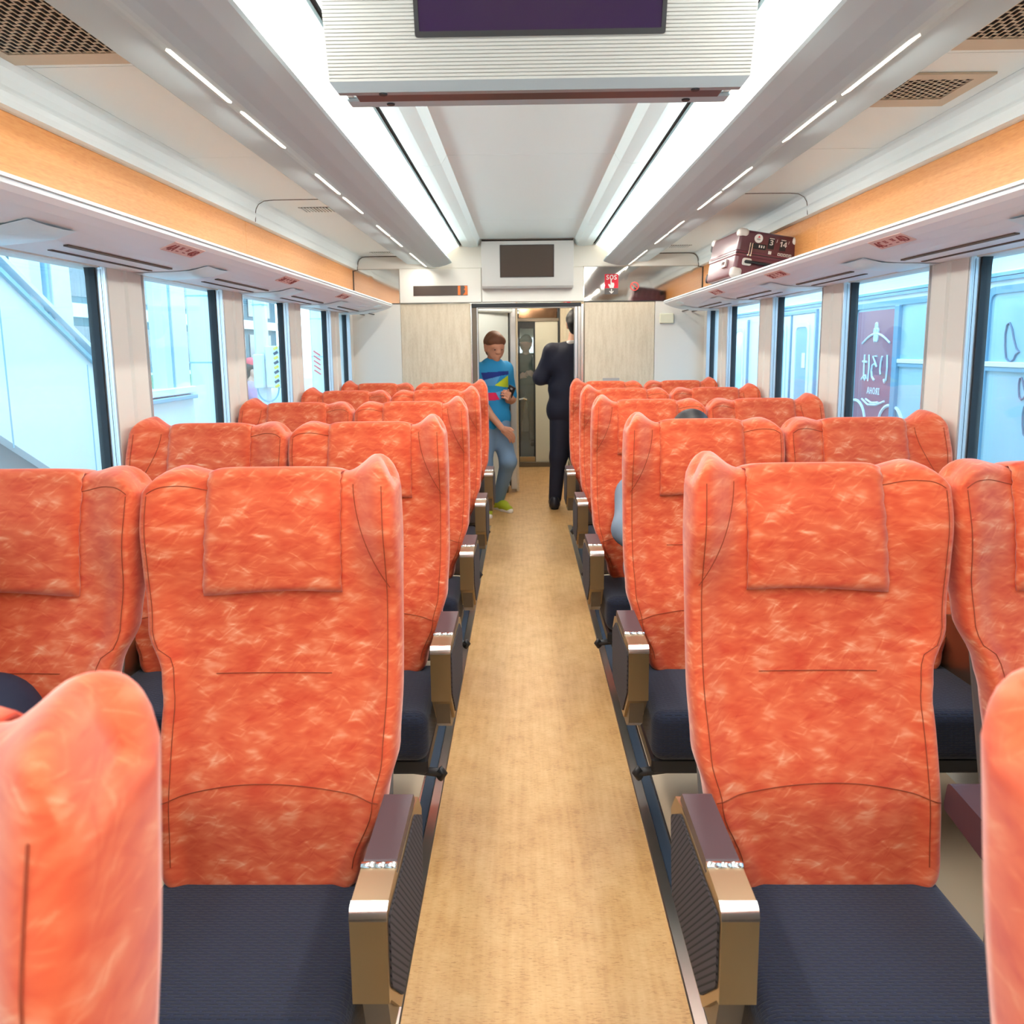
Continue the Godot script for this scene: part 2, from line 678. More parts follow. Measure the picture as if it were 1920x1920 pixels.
func build_ceiling():
	var root := struct_root("ceiling")
	# roof over everything
	bx("roof_skin", Vector3(0, 2.42, (REAR + END) / 2), Vector3(3.0, 0.05, REAR - END + 0.3), M.panel, root, 0.0)
	# central panels, in lengths with fine joints
	var cuts := [REAR, 0.9, -1.35, -3.6, -5.35, END + 0.003]
	for i in cuts.size() - 1:
		var z1: float = cuts[i] - 0.002
		var z0: float = cuts[i + 1] + 0.002
		var st := mb()
		var p := PackedVector2Array()
		var prof := [[0.36, 2.263], [0.384, 2.226], [0.438, 2.219], [0.503, 2.227]]
		for k in prof.size(): p.append(Vector2(prof[prof.size() - 1 - k][0] * -1, prof[prof.size() - 1 - k][1]))
		for q in prof: p.append(Vector2(q[0], q[1]))
		p.append(Vector2(0.503, 2.30)); p.append(Vector2(-0.503, 2.30))
		prism(st, p, z0, z1)
		put("centre_panel", st, M.ceiling, root)
	var sides := ["left", "right"]
	for i in 2:
		var s := -1.0 if i == 0 else 1.0
		bx("slot", Vector3(s * 0.514, 2.27, (REAR + END) / 2), Vector3(0.021, 0.06, REAR - END), M.void, root, 0.0)
		var st := mb()
		profile_strip(st, [[0.525, 2.2265], [0.532, 2.2265], [0.532, 2.26], [0.525, 2.26]], s, END, REAR)
		put("slot_edge", st, M.ceiling, root)
		# outer ceiling with a cove down to the wood band
		var zc := [REAR, -0.15, -2.158, -3.138, -4.0, END + 0.004]
		for k in zc.size() - 1:
			st = mb()
			var xe := 1.2925 if k < 3 else 1.2945
			profile_strip(st, [[0.90, 2.162], [xe, 2.161], [xe, 2.20], [0.90, 2.20]], s, zc[k + 1] + 0.0015, zc[k] - 0.0015)
			put("outer_panel", st, M.white, root)
		for zz in [[REAR, -3.9988], [-4.0012, END + 0.004]]:
			st = mb()
			profile_strip(st, [[1.2946, 2.161], [1.306, 2.155], [1.318, 2.142], [1.326, 2.122], [1.329, 2.104], [1.3265, 2.095], [1.3265, 2.088], [1.3305, 2.075], [1.333, 2.058], [1.35, 2.056], [1.40, 2.06], [1.40, 2.20], [1.2946, 2.20]], s, zz[1], zz[0])
			put("cove", st, M.white, root)
		st = mb()
		box(st, Vector3(s * 1.15, 2.23, (REAR + END) / 2), Vector3(0.5, 0.05, REAR - END), 0.0)
		put("lining_backing", st, M.seam, root)
		# lighting beam
		var beam := struct_root("trim_%d" % (i + 1))
		st = mb()
		var bp := [[0.60, 2.13], [0.586, 2.108], [0.584, 2.100], [0.590, 2.094], [0.63, 2.079], [0.68, 2.067], [0.725, 2.062], [0.755, 2.064], [0.775, 2.070], [0.80, 2.083], [0.82, 2.089], [0.925, 2.091], [0.934, 2.096], [0.936, 2.17], [0.70, 2.19]]
		profile_strip(st, bp, s, -6.33, REAR)
		put("beam", st, M.beam, beam)
		st = mb()
		profile_strip(st, bp, s, -6.338, -6.3302)
		put("end_cap", st, M.white, beam)
		for k in range(-1, 4):
			for h in 2:
				var za := -(1.80 + 1.235 * k + 0.455 * h)
				var zb := za - (0.368 if h == 0 else 0.385)
				st = mb()
				var t := Transform3D(Basis(Vector3(1, 0, 0), Vector3(0, 0, -1), Vector3(0, 1, 0)), Vector3.ZERO)
				# lens lies along the fold of the beam
				var y0 := 2.0745
				var half := 0.0085
				var nrm := Vector3(s * 0.42, -0.9, 0).normalized()
				var ax := Vector3(0.9, s * 0.42, 0).normalized()
				var lt := Transform3D(Basis(ax, Vector3(0, 0, -1), nrm), Vector3(s * 0.7865, y0, 0))
				var o := PackedVector2Array([Vector2(-half, -za + 0.01), Vector2(half, -za - 0.005), Vector2(half, -zb - 0.01), Vector2(-half, -zb + 0.005)])
				prism(st, o, -0.006, 0.0035, lt)
				put("light_slot", st, M.slot_lamp, beam)
				area("slot_light", Vector3(s * 0.7865, y0, (za + zb) / 2) + nrm * 0.006, nrm, Vector2(0.016, za - zb - 0.02), 0.13, Color(1.0, 0.98, 0.94))
		# glowing strip above the beam
		var lamp := thing("ceiling_light", "long glowing white light strip along the %s of the central ceiling" % sides[i], "ceiling light", Vector3.ZERO, "")
		var lz := [REAR, 1.2, -0.75, -2.3, -3.95, -5.3, END + 0.01]
		for k in lz.size() - 1:
			st = mb()
			profile_strip(st, [[0.533, 2.229], [0.60, 2.190], [0.69, 2.120], [0.70, 2.14], [0.61, 2.205], [0.54, 2.245]], s, lz[k + 1] + 0.001, lz[k] - 0.001)
			put("diffuser", st, M.lamp, lamp)
		# perforated air grilles in the outer ceiling
		perforated(Vector3(s * 1.13, 2.1595, -0.15), -2.15, s, 0.30, 0.015, 0.036, "large brown perforated air grille in the ceiling above the %s rack" % sides[i], 1.97)
	# small perforated grille on the right, slatted vents further on
	perforated(Vector3(1.09, 2.1595, -2.30), -2.78, 1.0, 0.22, 0.016, 0.024, "small perforated air grille behind the large one on the right", 0.29)
	for s in [-1.0, 1.0]:
		for zz in ([-4.28, -6.2] if s < 0 else [-6.0]):
			var v := thing("vent", "slim slatted vent flush in the %s ceiling %s" % ["left" if s < 0 else "right", "past the arched seam" if zz > -5 else "close to the end wall"], "vent")
			bx("backing", Vector3(s * 1.09, 2.163, zz), Vector3(0.18, 0.006, 0.13), M.seam, v, 0.0)
			for k in 11:
				bx("slat", Vector3(s * (1.01 + 0.016 * k), 2.159, zz), Vector3(0.009, 0.006, 0.13), M.white, v, 0.001)

# a plate with staggered rectangular holes: long bars along z, short webs between them
func perforated(at: Vector3, z_end: float, s: float, width: float, row: float, pitch: float, label: String, length: float):
	var g := thing("air_grille", label, "air grille", at)
	var n := int(width / row)
	var st := mb()
	var zl := length
	# rim
	var y := -0.002
	box(st, Vector3(-s * (width / 2 + 0.022), y, -zl / 2), Vector3(0.044, 0.006, zl), 0.0)
	box(st, Vector3(s * (width / 2 + 0.02), y, -zl / 2), Vector3(0.04, 0.006, zl), 0.0)
	box(st, Vector3(0, y, -0.02), Vector3(width, 0.006, 0.04), 0.0)
	box(st, Vector3(0, y, -zl + 0.035), Vector3(width, 0.006, 0.07), 0.0)
	put("rim", st, M.grille, g)
	var b := mb()
	var z0 := -0.04
	var z1 := -zl + 0.07
	for k in n + 1:
		box(b, Vector3(-width / 2 + width * k / n, y, (z0 + z1) / 2), Vector3(0.0030, 0.0016, z0 - z1), 0.0)
	var m := int((z0 - z1) / pitch)
	for k in n:
		for j in m + 1:
			var zz := z0 - pitch * (j + (0.5 if k % 2 else 0.0))
			if zz < z1: continue
			box(b, Vector3(-width / 2 + width * (k + 0.5) / n, y, zz), Vector3(width / n - 0.003, 0.0016, 0.0055), 0.0)
	var o := put("perforated_plate", b, M.grille, g)
	o.set_meta("kind", "stuff")
	bx("duct", Vector3(0, 0.0018, -zl / 2), Vector3(width + 0.05, 0.001, zl - 0.02), M.void, g, 0.0)

# ------------------------------------------------------------------ side walls
func build_walls():
	var sides := ["left", "right"]
	var win := 1
	for i in 2:
		var s := -1.0 if i == 0 else 1.0
		var root := struct_root("wall_" + sides[i])
		var zm := (REAR + END) / 2
		var zl := REAR - END
		bx("lower_panel", Vector3(s * 1.45, 0.41, zm), Vector3(0.13, 0.82, zl), M.cream, root, 0.0)
		bx("window_ledge", Vector3(s * 1.425, 0.81, zm), Vector3(0.10, 0.03, zl), M.white, root, 0.006)
		bx("upper_backing", Vector3(s * 1.44, 2.06, zm), Vector3(0.09, 0.70, zl), M.cream, root, 0.0)
		# wood band in lengths, pale strip under it
		var wz := [REAR, -0.15, -2.1, -3.96, END + 0.004]
		for k in wz.size() - 1:
			bx("wood_panel", Vector3(s * 1.378, 1.975, (wz[k] + wz[k + 1]) / 2), Vector3(0.02, 0.18, wz[k] - wz[k + 1] - 0.002), M.beech, root, 0.0015)
		var sz := [REAR, 0.25, -0.8, -1.86, -2.906, -3.96, -5.0, -6.02, END + 0.004]
		for k in sz.size() - 1:
			bx("pale_strip", Vector3(s * 1.376, 1.835, (sz[k] + sz[k + 1]) / 2), Vector3(0.03, 0.102, sz[k] - sz[k + 1] - 0.006), M.white, root, 0.004)
		# pillars between the windows
		for k in range(-5, 4):
			var zf := -(2.62 + 1.01 * k)          # far corner is beyond: window k ends here
			var zn := zf - 0.26
			pillar(root, s, zf, zn)
		var st := mb()
		box(st, Vector3(s * 1.445, 1.265, END + 0.06), Vector3(0.12, 0.90, 0.12), 0.004)
		put("corner_post", st, M.cream, root)
		for k in range(-4, 5):
			var za := -(1.87 + 1.01 * k)
			var zb := -(2.62 + 1.01 * k)
			if k == 4: zb = END + 0.12
			window(win, s, za, zb)
			win += 1

func pillar(root: Node, s: float, z0: float, z1: float):
	# outline in plan: x outwards from the room, z along the car
	var p := PackedVector2Array()
	for q in [[1.374, 0.0], [1.374, 0.105], [1.366, 0.115], [1.366, 0.205], [1.373, 0.228], [1.388, 0.245], [1.40, 0.262], [1.436, 0.262], [1.436, 0.0]]:
		p.append(Vector2(s * q[0], z0 - q[1]))
	var st := mb()
	prism(st, p, 0.82, 1.75, Transform3D(Basis(Vector3(1, 0, 0), Vector3(0, 0, 1), Vector3(0, 1, 0)), Vector3.ZERO))
	put("pillar", st, M.cream, root)
	bx("jamb_trim", Vector3(s * 1.382, 1.27, z0 + 0.003), Vector3(0.014, 0.90, 0.006), M.silver, root, 0.003)
	bx("jamb_trim", Vector3(s * 1.393, 1.27, z0 + 0.002), Vector3(0.005, 0.90, 0.005), M.rubber, root, 0.002)

func window(n: int, s: float, za: float, zb: float):
	var root := struct_root("window_%d" % n)
	var w := za - zb
	var h := 0.93
	var c := Vector3(s * 1.430, 1.287, (za + zb) / 2)
	# local x along the car, y up, z towards the room
	var t := Transform3D(Basis(Vector3(0, 0, s), Vector3(0, 1, 0), Vector3(-s, 0, 0)), c)
	var st := mb()
	prism(st, rect(w, h), -0.003, 0.003, t)
	put("pane", st, M.glass, root)
	st = mb()
	ring(st, rect(w + 0.004, h + 0.004, 0.002), rect(w - 0.026, h - 0.026, 0.055), -0.010, 0.022, t)
	put("gasket", st, M.rubber, root)
	st = mb()
	ring(st, rect(w + 0.004, h + 0.004, 0.002), rect(w - 0.008, h - 0.008, 0.045), 0.0222, 0.050, t)
	put("inner_frame", st, M.silver, root)

# ------------------------------------------------------------------ far end wall
func build_end_wall():
	var root := struct_root("wall_front")
	var z := END
	bx("white_panel", Vector3(-1.235, 0.9, z - 0.04), Vector3(0.462, 1.8, 0.08), M.cream, root, 0.002)
	bx("white_panel", Vector3(1.225, 0.9, z - 0.04), Vector3(0.45, 1.8, 0.08), M.cream, root, 0.002)
	bx("ash_panel", Vector3(-0.727, 0.9, z - 0.04), Vector3(0.552, 1.786, 0.08), M.ash, root, 0.003)
	bx("ash_panel", Vector3(0.722, 0.9, z - 0.04), Vector3(0.55, 1.786, 0.08), M.ash, root, 0.003)
	bx("header_panel", Vector3(-0.682, 1.93, z - 0.02), Vector3(0.642, 0.262, 0.08), M.cream, root, 0.004)
	bx("header_panel", Vector3(0.039, 1.93, z - 0.02), Vector3(0.794, 0.262, 0.08), M.cream, root, 0.004)
	bx("top_panel", Vector3(0, 2.19, z - 0.045), Vector3(2.9, 0.255, 0.1), M.cream, root, 0.004)
	bx("mirror_panel", Vector3(-1.203, 1.93, z - 0.04), Vector3(0.392, 0.262, 0.07), M.mirror, root, 0.001)
	bx("mirror_panel", Vector3(0.908, 1.93, z - 0.04), Vector3(0.932, 0.262, 0.07), M.mirror, root, 0.001)
	bx("mirror_trim", Vector3(0.908, 1.797, z - 0.035), Vector3(0.932, 0.006, 0.08), M.plastic, root, 0.0)
	bx("mirror_trim", Vector3(-1.203, 1.797, z - 0.035), Vector3(0.392, 0.006, 0.08), M.plastic, root, 0.0)
	# door frame
	bx("lintel", Vector3(-0.012, 1.7755, z - 0.03), Vector3(0.86, 0.030, 0.10), M.rubber, root, 0.002)
	bx("lintel_edge", Vector3(-0.012, 1.757, z - 0.045), Vector3(0.86, 0.008, 0.09), M.silver, root, 0.002)
	bx("jamb", Vector3(-0.4205, 0.89, z - 0.05), Vector3(0.037, 1.78, 0.12), M.frame_brown, root, 0.003)
	bx("jamb_edge", Vector3(-0.398, 0.89, z - 0.05), Vector3(0.008, 1.78, 0.12), M.silver, root, 0.002)
	bx("jamb_edge", Vector3(-0.446, 0.89, z - 0.012), Vector3(0.013, 1.78, 0.05), M.bright_steel, root, 0.003)
	bx("jamb", Vector3(0.380, 0.89, z - 0.05), Vector3(0.022, 1.78, 0.12), M.silver, root, 0.003)
	bx("jamb_edge", Vector3(0.404, 0.89, z - 0.04), Vector3(0.024, 1.78, 0.11), M.steel, root, 0.003)
	bx("jamb_edge", Vector3(0.428, 0.89, z - 0.012), Vector3(0.022, 1.78, 0.05), M.bright_steel, root, 0.003)
	# dark seam round the ceiling where the lining meets the bulkhead
	for s in [-1.0, 1.0]:
		var st := mb()
		var pts := []
		for q in [[0.94, 2.158], [1.26, 2.158], [1.29, 2.153], [1.31, 2.139], [1.322, 2.12], [1.327, 2.09], [1.33, 2.06], [1.366, 2.05], [1.366, 1.885], [1.36, 1.79]]:
			pts.append(Vector3(s * q[0], q[1], z + 0.006))
		tube(st, pts, 0.0035, 5)
		put("lining_seam", st, M.seam, root)
		# arched seam half way down the car
		st = mb()
		pts = []
		for q in [[0.94, 2.1605], [1.24, 2.1600], [1.285, 2.156], [1.312, 2.141], [1.3245, 2.12], [1.3285, 2.10], [1.331, 2.06]]:
			pts.append(Vector3(s * q[0], q[1], -4.0))
		tube(st, pts, 0.0018, 5)
		put("lining_seam", st, M.seam, root)
	# closing wall behind the camera
	var back := struct_root("wall_back")
	bx("panel", Vector3(0, 1.2, REAR + 0.05), Vector3(3.0, 2.45, 0.1), M.ash, back, 0.0)
	# far display, led board, sign, sticker, switch, plate
	var d := thing("led_board", "narrow dark message board with an orange end, left of the far display", "message board")
	bx("board", Vector3(-0.681, 1.8915, z + 0.0215), Vector3(0.424, 0.076, 0.004), M.led_board, d, 0.001)
	bx("lit_bar", Vector3(-0.535, 1.8925, z + 0.0238), Vector3(0.02, 0.070, 0.0015), M.amber, d, 0.0)
	var st2 := mb()
	prism(st2, PackedVector2Array([Vector2(-0.497, 1.927), Vector2(-0.470, 1.927), Vector2(-0.470, 1.857), Vector2(-0.507, 1.857), Vector2(-0.492, 1.872), Vector2(-0.486, 1.888), Vector2(-0.497, 1.90), Vector2(-0.487, 1.912)]), z + 0.023, z + 0.0245)
	put("lit_sign", st2, M.amber, d)
	var sos := thing("sos_sign", "red and white SOS sign with a pressing hand above a grey arrow", "sign")
	bx("red_field", Vector3(0.656, 1.952, z - 0.003), Vector3(0.106, 0.108, 0.004), M.red, sos, 0.0)
	bx("grey_field", Vector3(0.656, 1.8735, z - 0.003), Vector3(0.106, 0.046, 0.004), M.sign_grey, sos, 0.0)
	text("sos_text", "SOS", 0.034, Transform3D(Basis.IDENTITY, Vector3(0.656, 1.980, z)), M.sign_white, sos)
	st2 = mb()
	prism(st2, PackedVector2Array([Vector2(-0.006, 0.034), Vector2(0.003, 0.034), Vector2(0.003, 0.006), Vector2(0.022, 0.002), Vector2(0.024, -0.014), Vector2(0.018, -0.036), Vector2(-0.010, -0.036), Vector2(-0.024, -0.012), Vector2(-0.022, -0.005), Vector2(-0.014, -0.006), Vector2(-0.006, -0.013)]), 0.0, 0.002, Transform3D(Basis.IDENTITY, Vector3(0.654, 1.935, z)))
	put("hand_symbol", st2, M.sign_white, sos)
	st2 = mb()
	prism(st2, PackedVector2Array([Vector2(-0.004, 0.018), Vector2(0.004, 0.018), Vector2(0.004, -0.006), Vector2(0.014, 0.004), Vector2(0.018, -0.001), Vector2(0.0, -0.019), Vector2(-0.018, -0.001), Vector2(-0.014, 0.004), Vector2(-0.004, -0.006)]), 0.0, 0.002, Transform3D(Basis.IDENTITY, Vector3(0.656, 1.874, z)))
	put("arrow_symbol", st2, M.sign_white, sos)
	var nog := thing("prohibition_sticker", "small round red prohibition sticker on the mirrored panel", "sticker")
	st2 = mb()
	var tt := Transform3D(Basis.IDENTITY, Vector3(0.836, 1.91, z - 0.004))
	ring(st2, disc(0.034, 32), disc(0.027, 32), 0.0, 0.002, tt)
	put("ring", st2, M.ring_red, nog)
	st2 = mb()
	box(st2, tt * Vector3(0, 0, 0.001), Vector3(0.058, 0.006, 0.002), 0.0, Basis(Vector3(0, 0, 1), -0.72))
	put("slash", st2, M.ring_red, nog)
	var sw := thing("wall_box", "small pale yellow box on the white wall right of the door", "box")
	bx("cover", Vector3(1.089, 1.66, z + 0.010), Vector3(0.108, 0.076, 0.022), M.switch, sw, 0.005)
	var pl := thing("info_plate", "small grey notice plate low on the wood panel right of the door", "notice")
	bx("plate", Vector3(0.658, 1.15, z + 0.002), Vector3(0.132, 0.10, 0.003), M.plate_grey, pl, 0.0)
	for k in 3:
		bx("printed_line", Vector3(0.658, 1.165 - 0.02 * k, z + 0.0042), Vector3(0.09 - 0.02 * k, 0.004, 0.001), M.sign_grey, pl, 0.0)

# ------------------------------------------------------------------ racks
func build_racks():
	var sides := ["left", "right"]
	for i in 2:
		var s := -1.0 if i == 0 else 1.0
		var r := thing("luggage_rack", "long pale grey overhead luggage rack along the %s wall" % sides[i], "luggage rack")
		var st := mb()
		var prof := [[1.36, 1.736], [1.078, 1.784], [1.070, 1.789], [1.052, 1.786], [1.044, 1.778], [1.046, 1.770], [1.06, 1.760], [1.09, 1.748], [1.13, 1.735], [1.17, 1.724], [1.20, 1.718], [1.24, 1.714], [1.366, 1.709]]
		profile_strip(st, prof, s, -6.28, REAR)
		put("shelf", st, M.rack, r)
		st = mb()
		profile_strip(st, [[1.075, 1.7905], [1.052, 1.7875], [1.043, 1.780], [1.040, 1.781], [1.048, 1.791], [1.072, 1.795]], s, -6.285, REAR)
		put("lip_trim", st, M.white, r)
		for k in range(-3, 5):
			var zc := -(2.93 + 1.025 * k)
			# bowl-shaped bracket under the rack at each pillar
			st = mb(true)
			var rows := []
			for a in 9:
				var u := a / 8.0
				var row := []
				for b in 13:
					var v := b / 12.0
					var xx := lerpf(1.125, 1.365, u)
					var bulge := sin(PI * v)
					var zz := zc + (v - 0.5) * (0.30 - 0.10 * (1.0 - u))
					var base := 1.7182 - 0.05 * (xx - 1.19) if xx > 1.19 else 1.735 - 0.28 * (xx - 1.13)
					row.append(Vector3(s * xx, minf(base, 1.736) - 0.003 - 0.010 * pow(bulge, 0.7) * sin(PI * clampf(u * 0.85 + 0.12, 0, 1)), zz))
				rows.append(row)
			sheet(st, rows, false, s < 0)
			put("bracket", st, M.bracket, r)
			for q in 2:
				var xq := 1.215 if q == 0 else 1.292
				var lz := 0.62 if q == 0 else 0.58
				bx("blind_slot", Vector3(s * xq, 1.7150 - (0.0026 if q else 0.0), zc + 0.51 - 0.04 * q), Vector3(0.013, 0.006, lz), M.seam, r, 0.0)
		var names := [["4A", "4B"], ["4C", "4D"]]
		for k in range(0, 4):
			var row_no := 4 - k
			var zc := -(2.527 + 1.11 * k)
			var dir := Vector3(s * 0.075, -0.031, 0).normalized()   # down along the lip underside towards the wall
			var nrm := Vector3(-s * 0.031, -0.075, 0).normalized()
			placard(r, Vector3(s * 1.083, 1.7505, zc), Vector3(0, 0, s), -dir * 1.0, nrm, names[i] if k == 0 else ["%d%s" % [row_no, names[i][0][1]], "%d%s" % [row_no, names[i][1][1]]], k)

# the print of a seat sign: numbers at both ends, small characters between
func placard(r: Node, at: Vector3, ux: Vector3, uy: Vector3, n: Vector3, txt: Array, k: int):
	var t := Transform3D(Basis(ux, uy, n), at)
	if k == 3:
		var st3 := mb()
		prism(st3, rect(0.13, 0.035), -0.001, 0.002, t)
		put("plate", st3, M.bracket, r)
		return
	var st := mb()
	prism(st, rect(0.225, 0.052), -0.001, 0.0015, t)
	put("seat_sign_plate", st, M.sign_plate, r)
	st = mb()
	for sx in [-1.0, 1.0]:                           # window and aisle characters, as small strokes
		for q in [[0.0, 0.012, 0.022, 0.002], [0.0, 0.006, 0.016, 0.002], [0.0, 0.0, 0.02, 0.002], [-0.006, 0.006, 0.002, 0.014], [0.006, 0.005, 0.002, 0.012], [0.0, -0.012, 0.018, 0.003]]:
			box(st, t * Vector3(sx * 0.024 + q[0], q[1], 0.0018), Vector3(q[2], q[3], 0.001), 0.0, t.basis)
	put("seat_sign_characters", st, M.sign_ink, r)
	text("seat_sign_number", txt[0], 0.032, t * Transform3D(Basis.IDENTITY, Vector3(-0.075, -0.002, 0.002)), M.sign_ink, r)
	text("seat_sign_number", txt[1], 0.032, t * Transform3D(Basis.IDENTITY, Vector3(0.075, -0.002, 0.002)), M.sign_ink, r)

# ------------------------------------------------------------------ vestibule and what lies behind it
func build_vestibule():
	var fl := struct_root("floor")
	bx("vestibule_covering", Vector3(0, -0.0405, -8.1), Vector3(2.9, 0.08, 3.3), M.cork, fl, 0.0)
	bx("gangway_covering", Vector3(0, -0.041, -11.9), Vector3(1.6, 0.08, 4.3), M.plastic, fl, 0.0)
	var ce := struct_root("ceiling")
	bx("vestibule_panel", Vector3(0, 2.13, -8.1), Vector3(2.9, 0.06, 3.3), M.white, ce, 0.0)
	for q in [[-0.05, -7.3], [0.15, -8.9]]: bx("lamp_panel", Vector3(q[0], 2.094, q[1]), Vector3(0.36, 0.014, 0.20), M.lamp, ce, 0.004)
	bx("gangway_panel", Vector3(0, 2.05, -11.9), Vector3(1.6, 0.06, 4.3), M.panel, ce, 0.0)
	var w := struct_root("wall_vestibule")
	for s in [-1.0, 1.0]:
		bx("side_panel", Vector3(s * 1.42, 1.05, -8.1), Vector3(0.08, 2.2, 3.3), M.cream, w, 0.0)
		bx("gangway_side", Vector3(s * 0.55, 1.0, -11.9), Vector3(0.06, 2.1, 4.3), M.plastic, w, 0.0)
	var tt := Transform3D(Basis(Vector3(1, 0, 0), Vector3(0, 0, 1), Vector3(0, 1, 0)), Vector3.ZERO)
	var st := mb()
	prism(st, PackedVector2Array([Vector2(-1.38, -7.20), Vector2(-0.75, -7.36), Vector2(-0.44, -7.60), Vector2(-0.185, -7.93), Vector2(-0.185, -9.7), Vector2(-1.38, -9.7)]), 0.07, 2.1, tt)
	put("cabin_wall", st, M.white, w)
	st = mb()
	prism(st, PackedVector2Array([Vector2(-1.38, -7.23), Vector2(-0.76, -7.39), Vector2(-0.45, -7.63), Vector2(-0.20, -7.95), Vector2(-0.20, -9.7), Vector2(-1.38, -9.7)]), 0.0, 0.07, tt)
	put("cabin_base", st, M.frame_brown, w)
	bx("cabin_gap", Vector3(-0.182, 0.95, -7.97), Vector3(0.02, 1.75, 0.06), M.rubber, w, 0.0)
	bx("cabin_post", Vector3(-0.140, 0.98, -8.03), Vector3(0.062, 1.9, 0.10), M.silver, w, 0.006)
	bx("cabin_post_edge", Vector3(-0.106, 1.0, -8.10), Vector3(0.03, 2.0, 0.14), M.ash, w, 0.004)
	bx("cabin_head", Vector3(-0.42, 1.90, -7.72), Vector3(0.62, 0.24, 0.22), M.white, w, 0.012, Basis(Vector3.UP, 0.85))
	# right-hand partition
	bx("partition", Vector3(0.95, 1.05, -9.35), Vector3(0.9, 2.1, 0.6), M.ash, w, 0.004)
	bx("partition_base", Vector3(0.95, 0.04, -9.34), Vector3(0.91, 0.08, 0.61), M.frame_brown, w, 0.004)
	# back wall with a narrow glazed door
	bx("back_panel", Vector3(0.242, 0.92, -9.76), Vector3(0.272, 1.72, 0.06), M.vest_wall, w, 0.003)
	bx("back_base", Vector3(0.15, 0.03, -9.74), Vector3(0.5, 0.06, 0.07), M.frame_brown, w, 0.003)
	bx("back_gap", Vector3(0.39, 0.98, -9.75), Vector3(0.024, 1.9, 0.06), M.rubber, w, 0.0)
	bx("back_panel", Vector3(0.47, 1.0, -9.76), Vector3(0.13, 2.0, 0.06), M.ash, w, 0.003)
	bx("back_head", Vector3(0.14, 1.775, -9.75), Vector3(0.50, 0.04, 0.08), M.frame_brown, w, 0.003)
	bx("polished_panel", Vector3(0.14, 1.865, -9.75), Vector3(0.46, 0.14, 0.06), M.dark_mirror, w, 0.002)
	bx("back_top", Vector3(0.14, 2.02, -9.77), Vector3(1.4, 0.16, 0.06), M.white, w, 0.0)
	var d := struct_root("door_1")
	var t := Transform3D(Basis.IDENTITY, Vector3(0.003, 0.90, -9.755))
	st = mb()
	ring(st, rect(0.206, 1.70), rect(0.165, 1.55), -0.02, 0.02, t)
	put("door_frame", st, M.rubber, d)
	st = mb()
	prism(st, rect(0.168, 1.56), -0.003, 0.003, t)
	put("pane", st, M.door_glass, d)
	bx("kick_plate", Vector3(0.003, 0.09, -9.735), Vector3(0.19, 0.07, 0.01), M.brushed, d, 0.002)
	st = mb()
	tube(st, [Vector3(-0.09, 0.83, -9.70), Vector3(-0.04, 0.84, -9.69), Vector3(0.0, 0.825, -9.70)], 0.012, 8)
	put("door_handle", st, M.bright_steel, d)
	var sg := thing("exit_sign", "small red and white sign high by the vestibule's right corner", "sign")
	bx("plate", Vector3(0.45, 1.93, -9.0), Vector3(0.07, 0.05, 0.01), M.red, sg, 0.0)
	bx("arrow", Vector3(0.435, 1.93, -8.994), Vector3(0.02, 0.014, 0.004), M.sign_white, sg, 0.0)
	# the far end of the gangway: bright windows of the next car
	var nw := struct_root("wall_next_car")
	bx("far_panel", Vector3(0, 1.0, -14.0), Vector3(1.6, 2.1, 0.06), M.panel, nw, 0.0)
	bx("gangway_window", Vector3(0, 1.45, -13.96), Vector3(0.5, 0.34, 0.01), M.gang_lamp, nw, 0.0)
	for k in 3:
		bx("gangway_lamp", Vector3(0, 2.0, -10.6 - k * 1.2), Vector3(0.6, 0.02, 0.12), M.gang_lamp, nw, 0.0)

# ------------------------------------------------------------------ seats
# A seat's own axes: x to the camera's right, z forward (towards the camera), origin on the floor under the top of the headrest.
# 'e' is +1 when the straight (aisle or window) edge is on the right, -1 when it is on the left.
func curve(pts: Array, y: float) -> float:
	if y <= pts[0][0]: return pts[0][1]
	for i in pts.size() - 1:
		if y <= pts[i + 1][0]:
			var u: float = (y - pts[i][0]) / (pts[i + 1][0] - pts[i][0])
			u = u * u * (3 - 2 * u)
			return lerpf(pts[i][1], pts[i + 1][1], u)
	return pts[pts.size() - 1][1]

func edge_straight(y: float) -> float:
	return curve([[0.38, 0.18], [0.45, 0.20], [0.565, 0.243], [0.65, 0.263], [0.77, 0.268], [1.02, 0.265], [1.22, 0.256]], y)

func edge_notched(y: float) -> float:
	return curve([[0.38, 0.19], [0.46, 0.202], [0.60, 0.205], [0.74, 0.211], [0.79, 0.220], [0.885, 0.256], [1.00, 0.264], [1.12, 0.269], [1.22, 0.269]], y)

# front surface: q runs from -1 (notched edge) to +1 (straight edge)
func seat_front(q: float, y: float) -> float:
	var lean := 0.22 * (1.0 - (y - 0.40) / 0.78)
	var lumbar := 0.022 * exp(-pow((y - 0.60) / 0.13, 2)) - 0.010 * exp(-pow((y - 0.86) / 0.12, 2)) + 0.008 * exp(-pow((y - 1.08) / 0.09, 2))
	var dish := -0.018 * (1.0 - pow(absf(q), 2.5)) * smoothstep(0.55, 0.75, y)
	var up := smoothstep(0.93, 1.10, y)
	var ear := 0.0
	if q > 0: ear = 0.062 * smoothstep(0.58, 0.93, q) * up
	else: ear = 0.040 * smoothstep(0.50, 0.97, -q) * up
	var swell := 0.020 * smoothstep(0.72, 0.95, absf(q)) * (1.0 - up)
	return lean + lumbar + dish + ear + swell

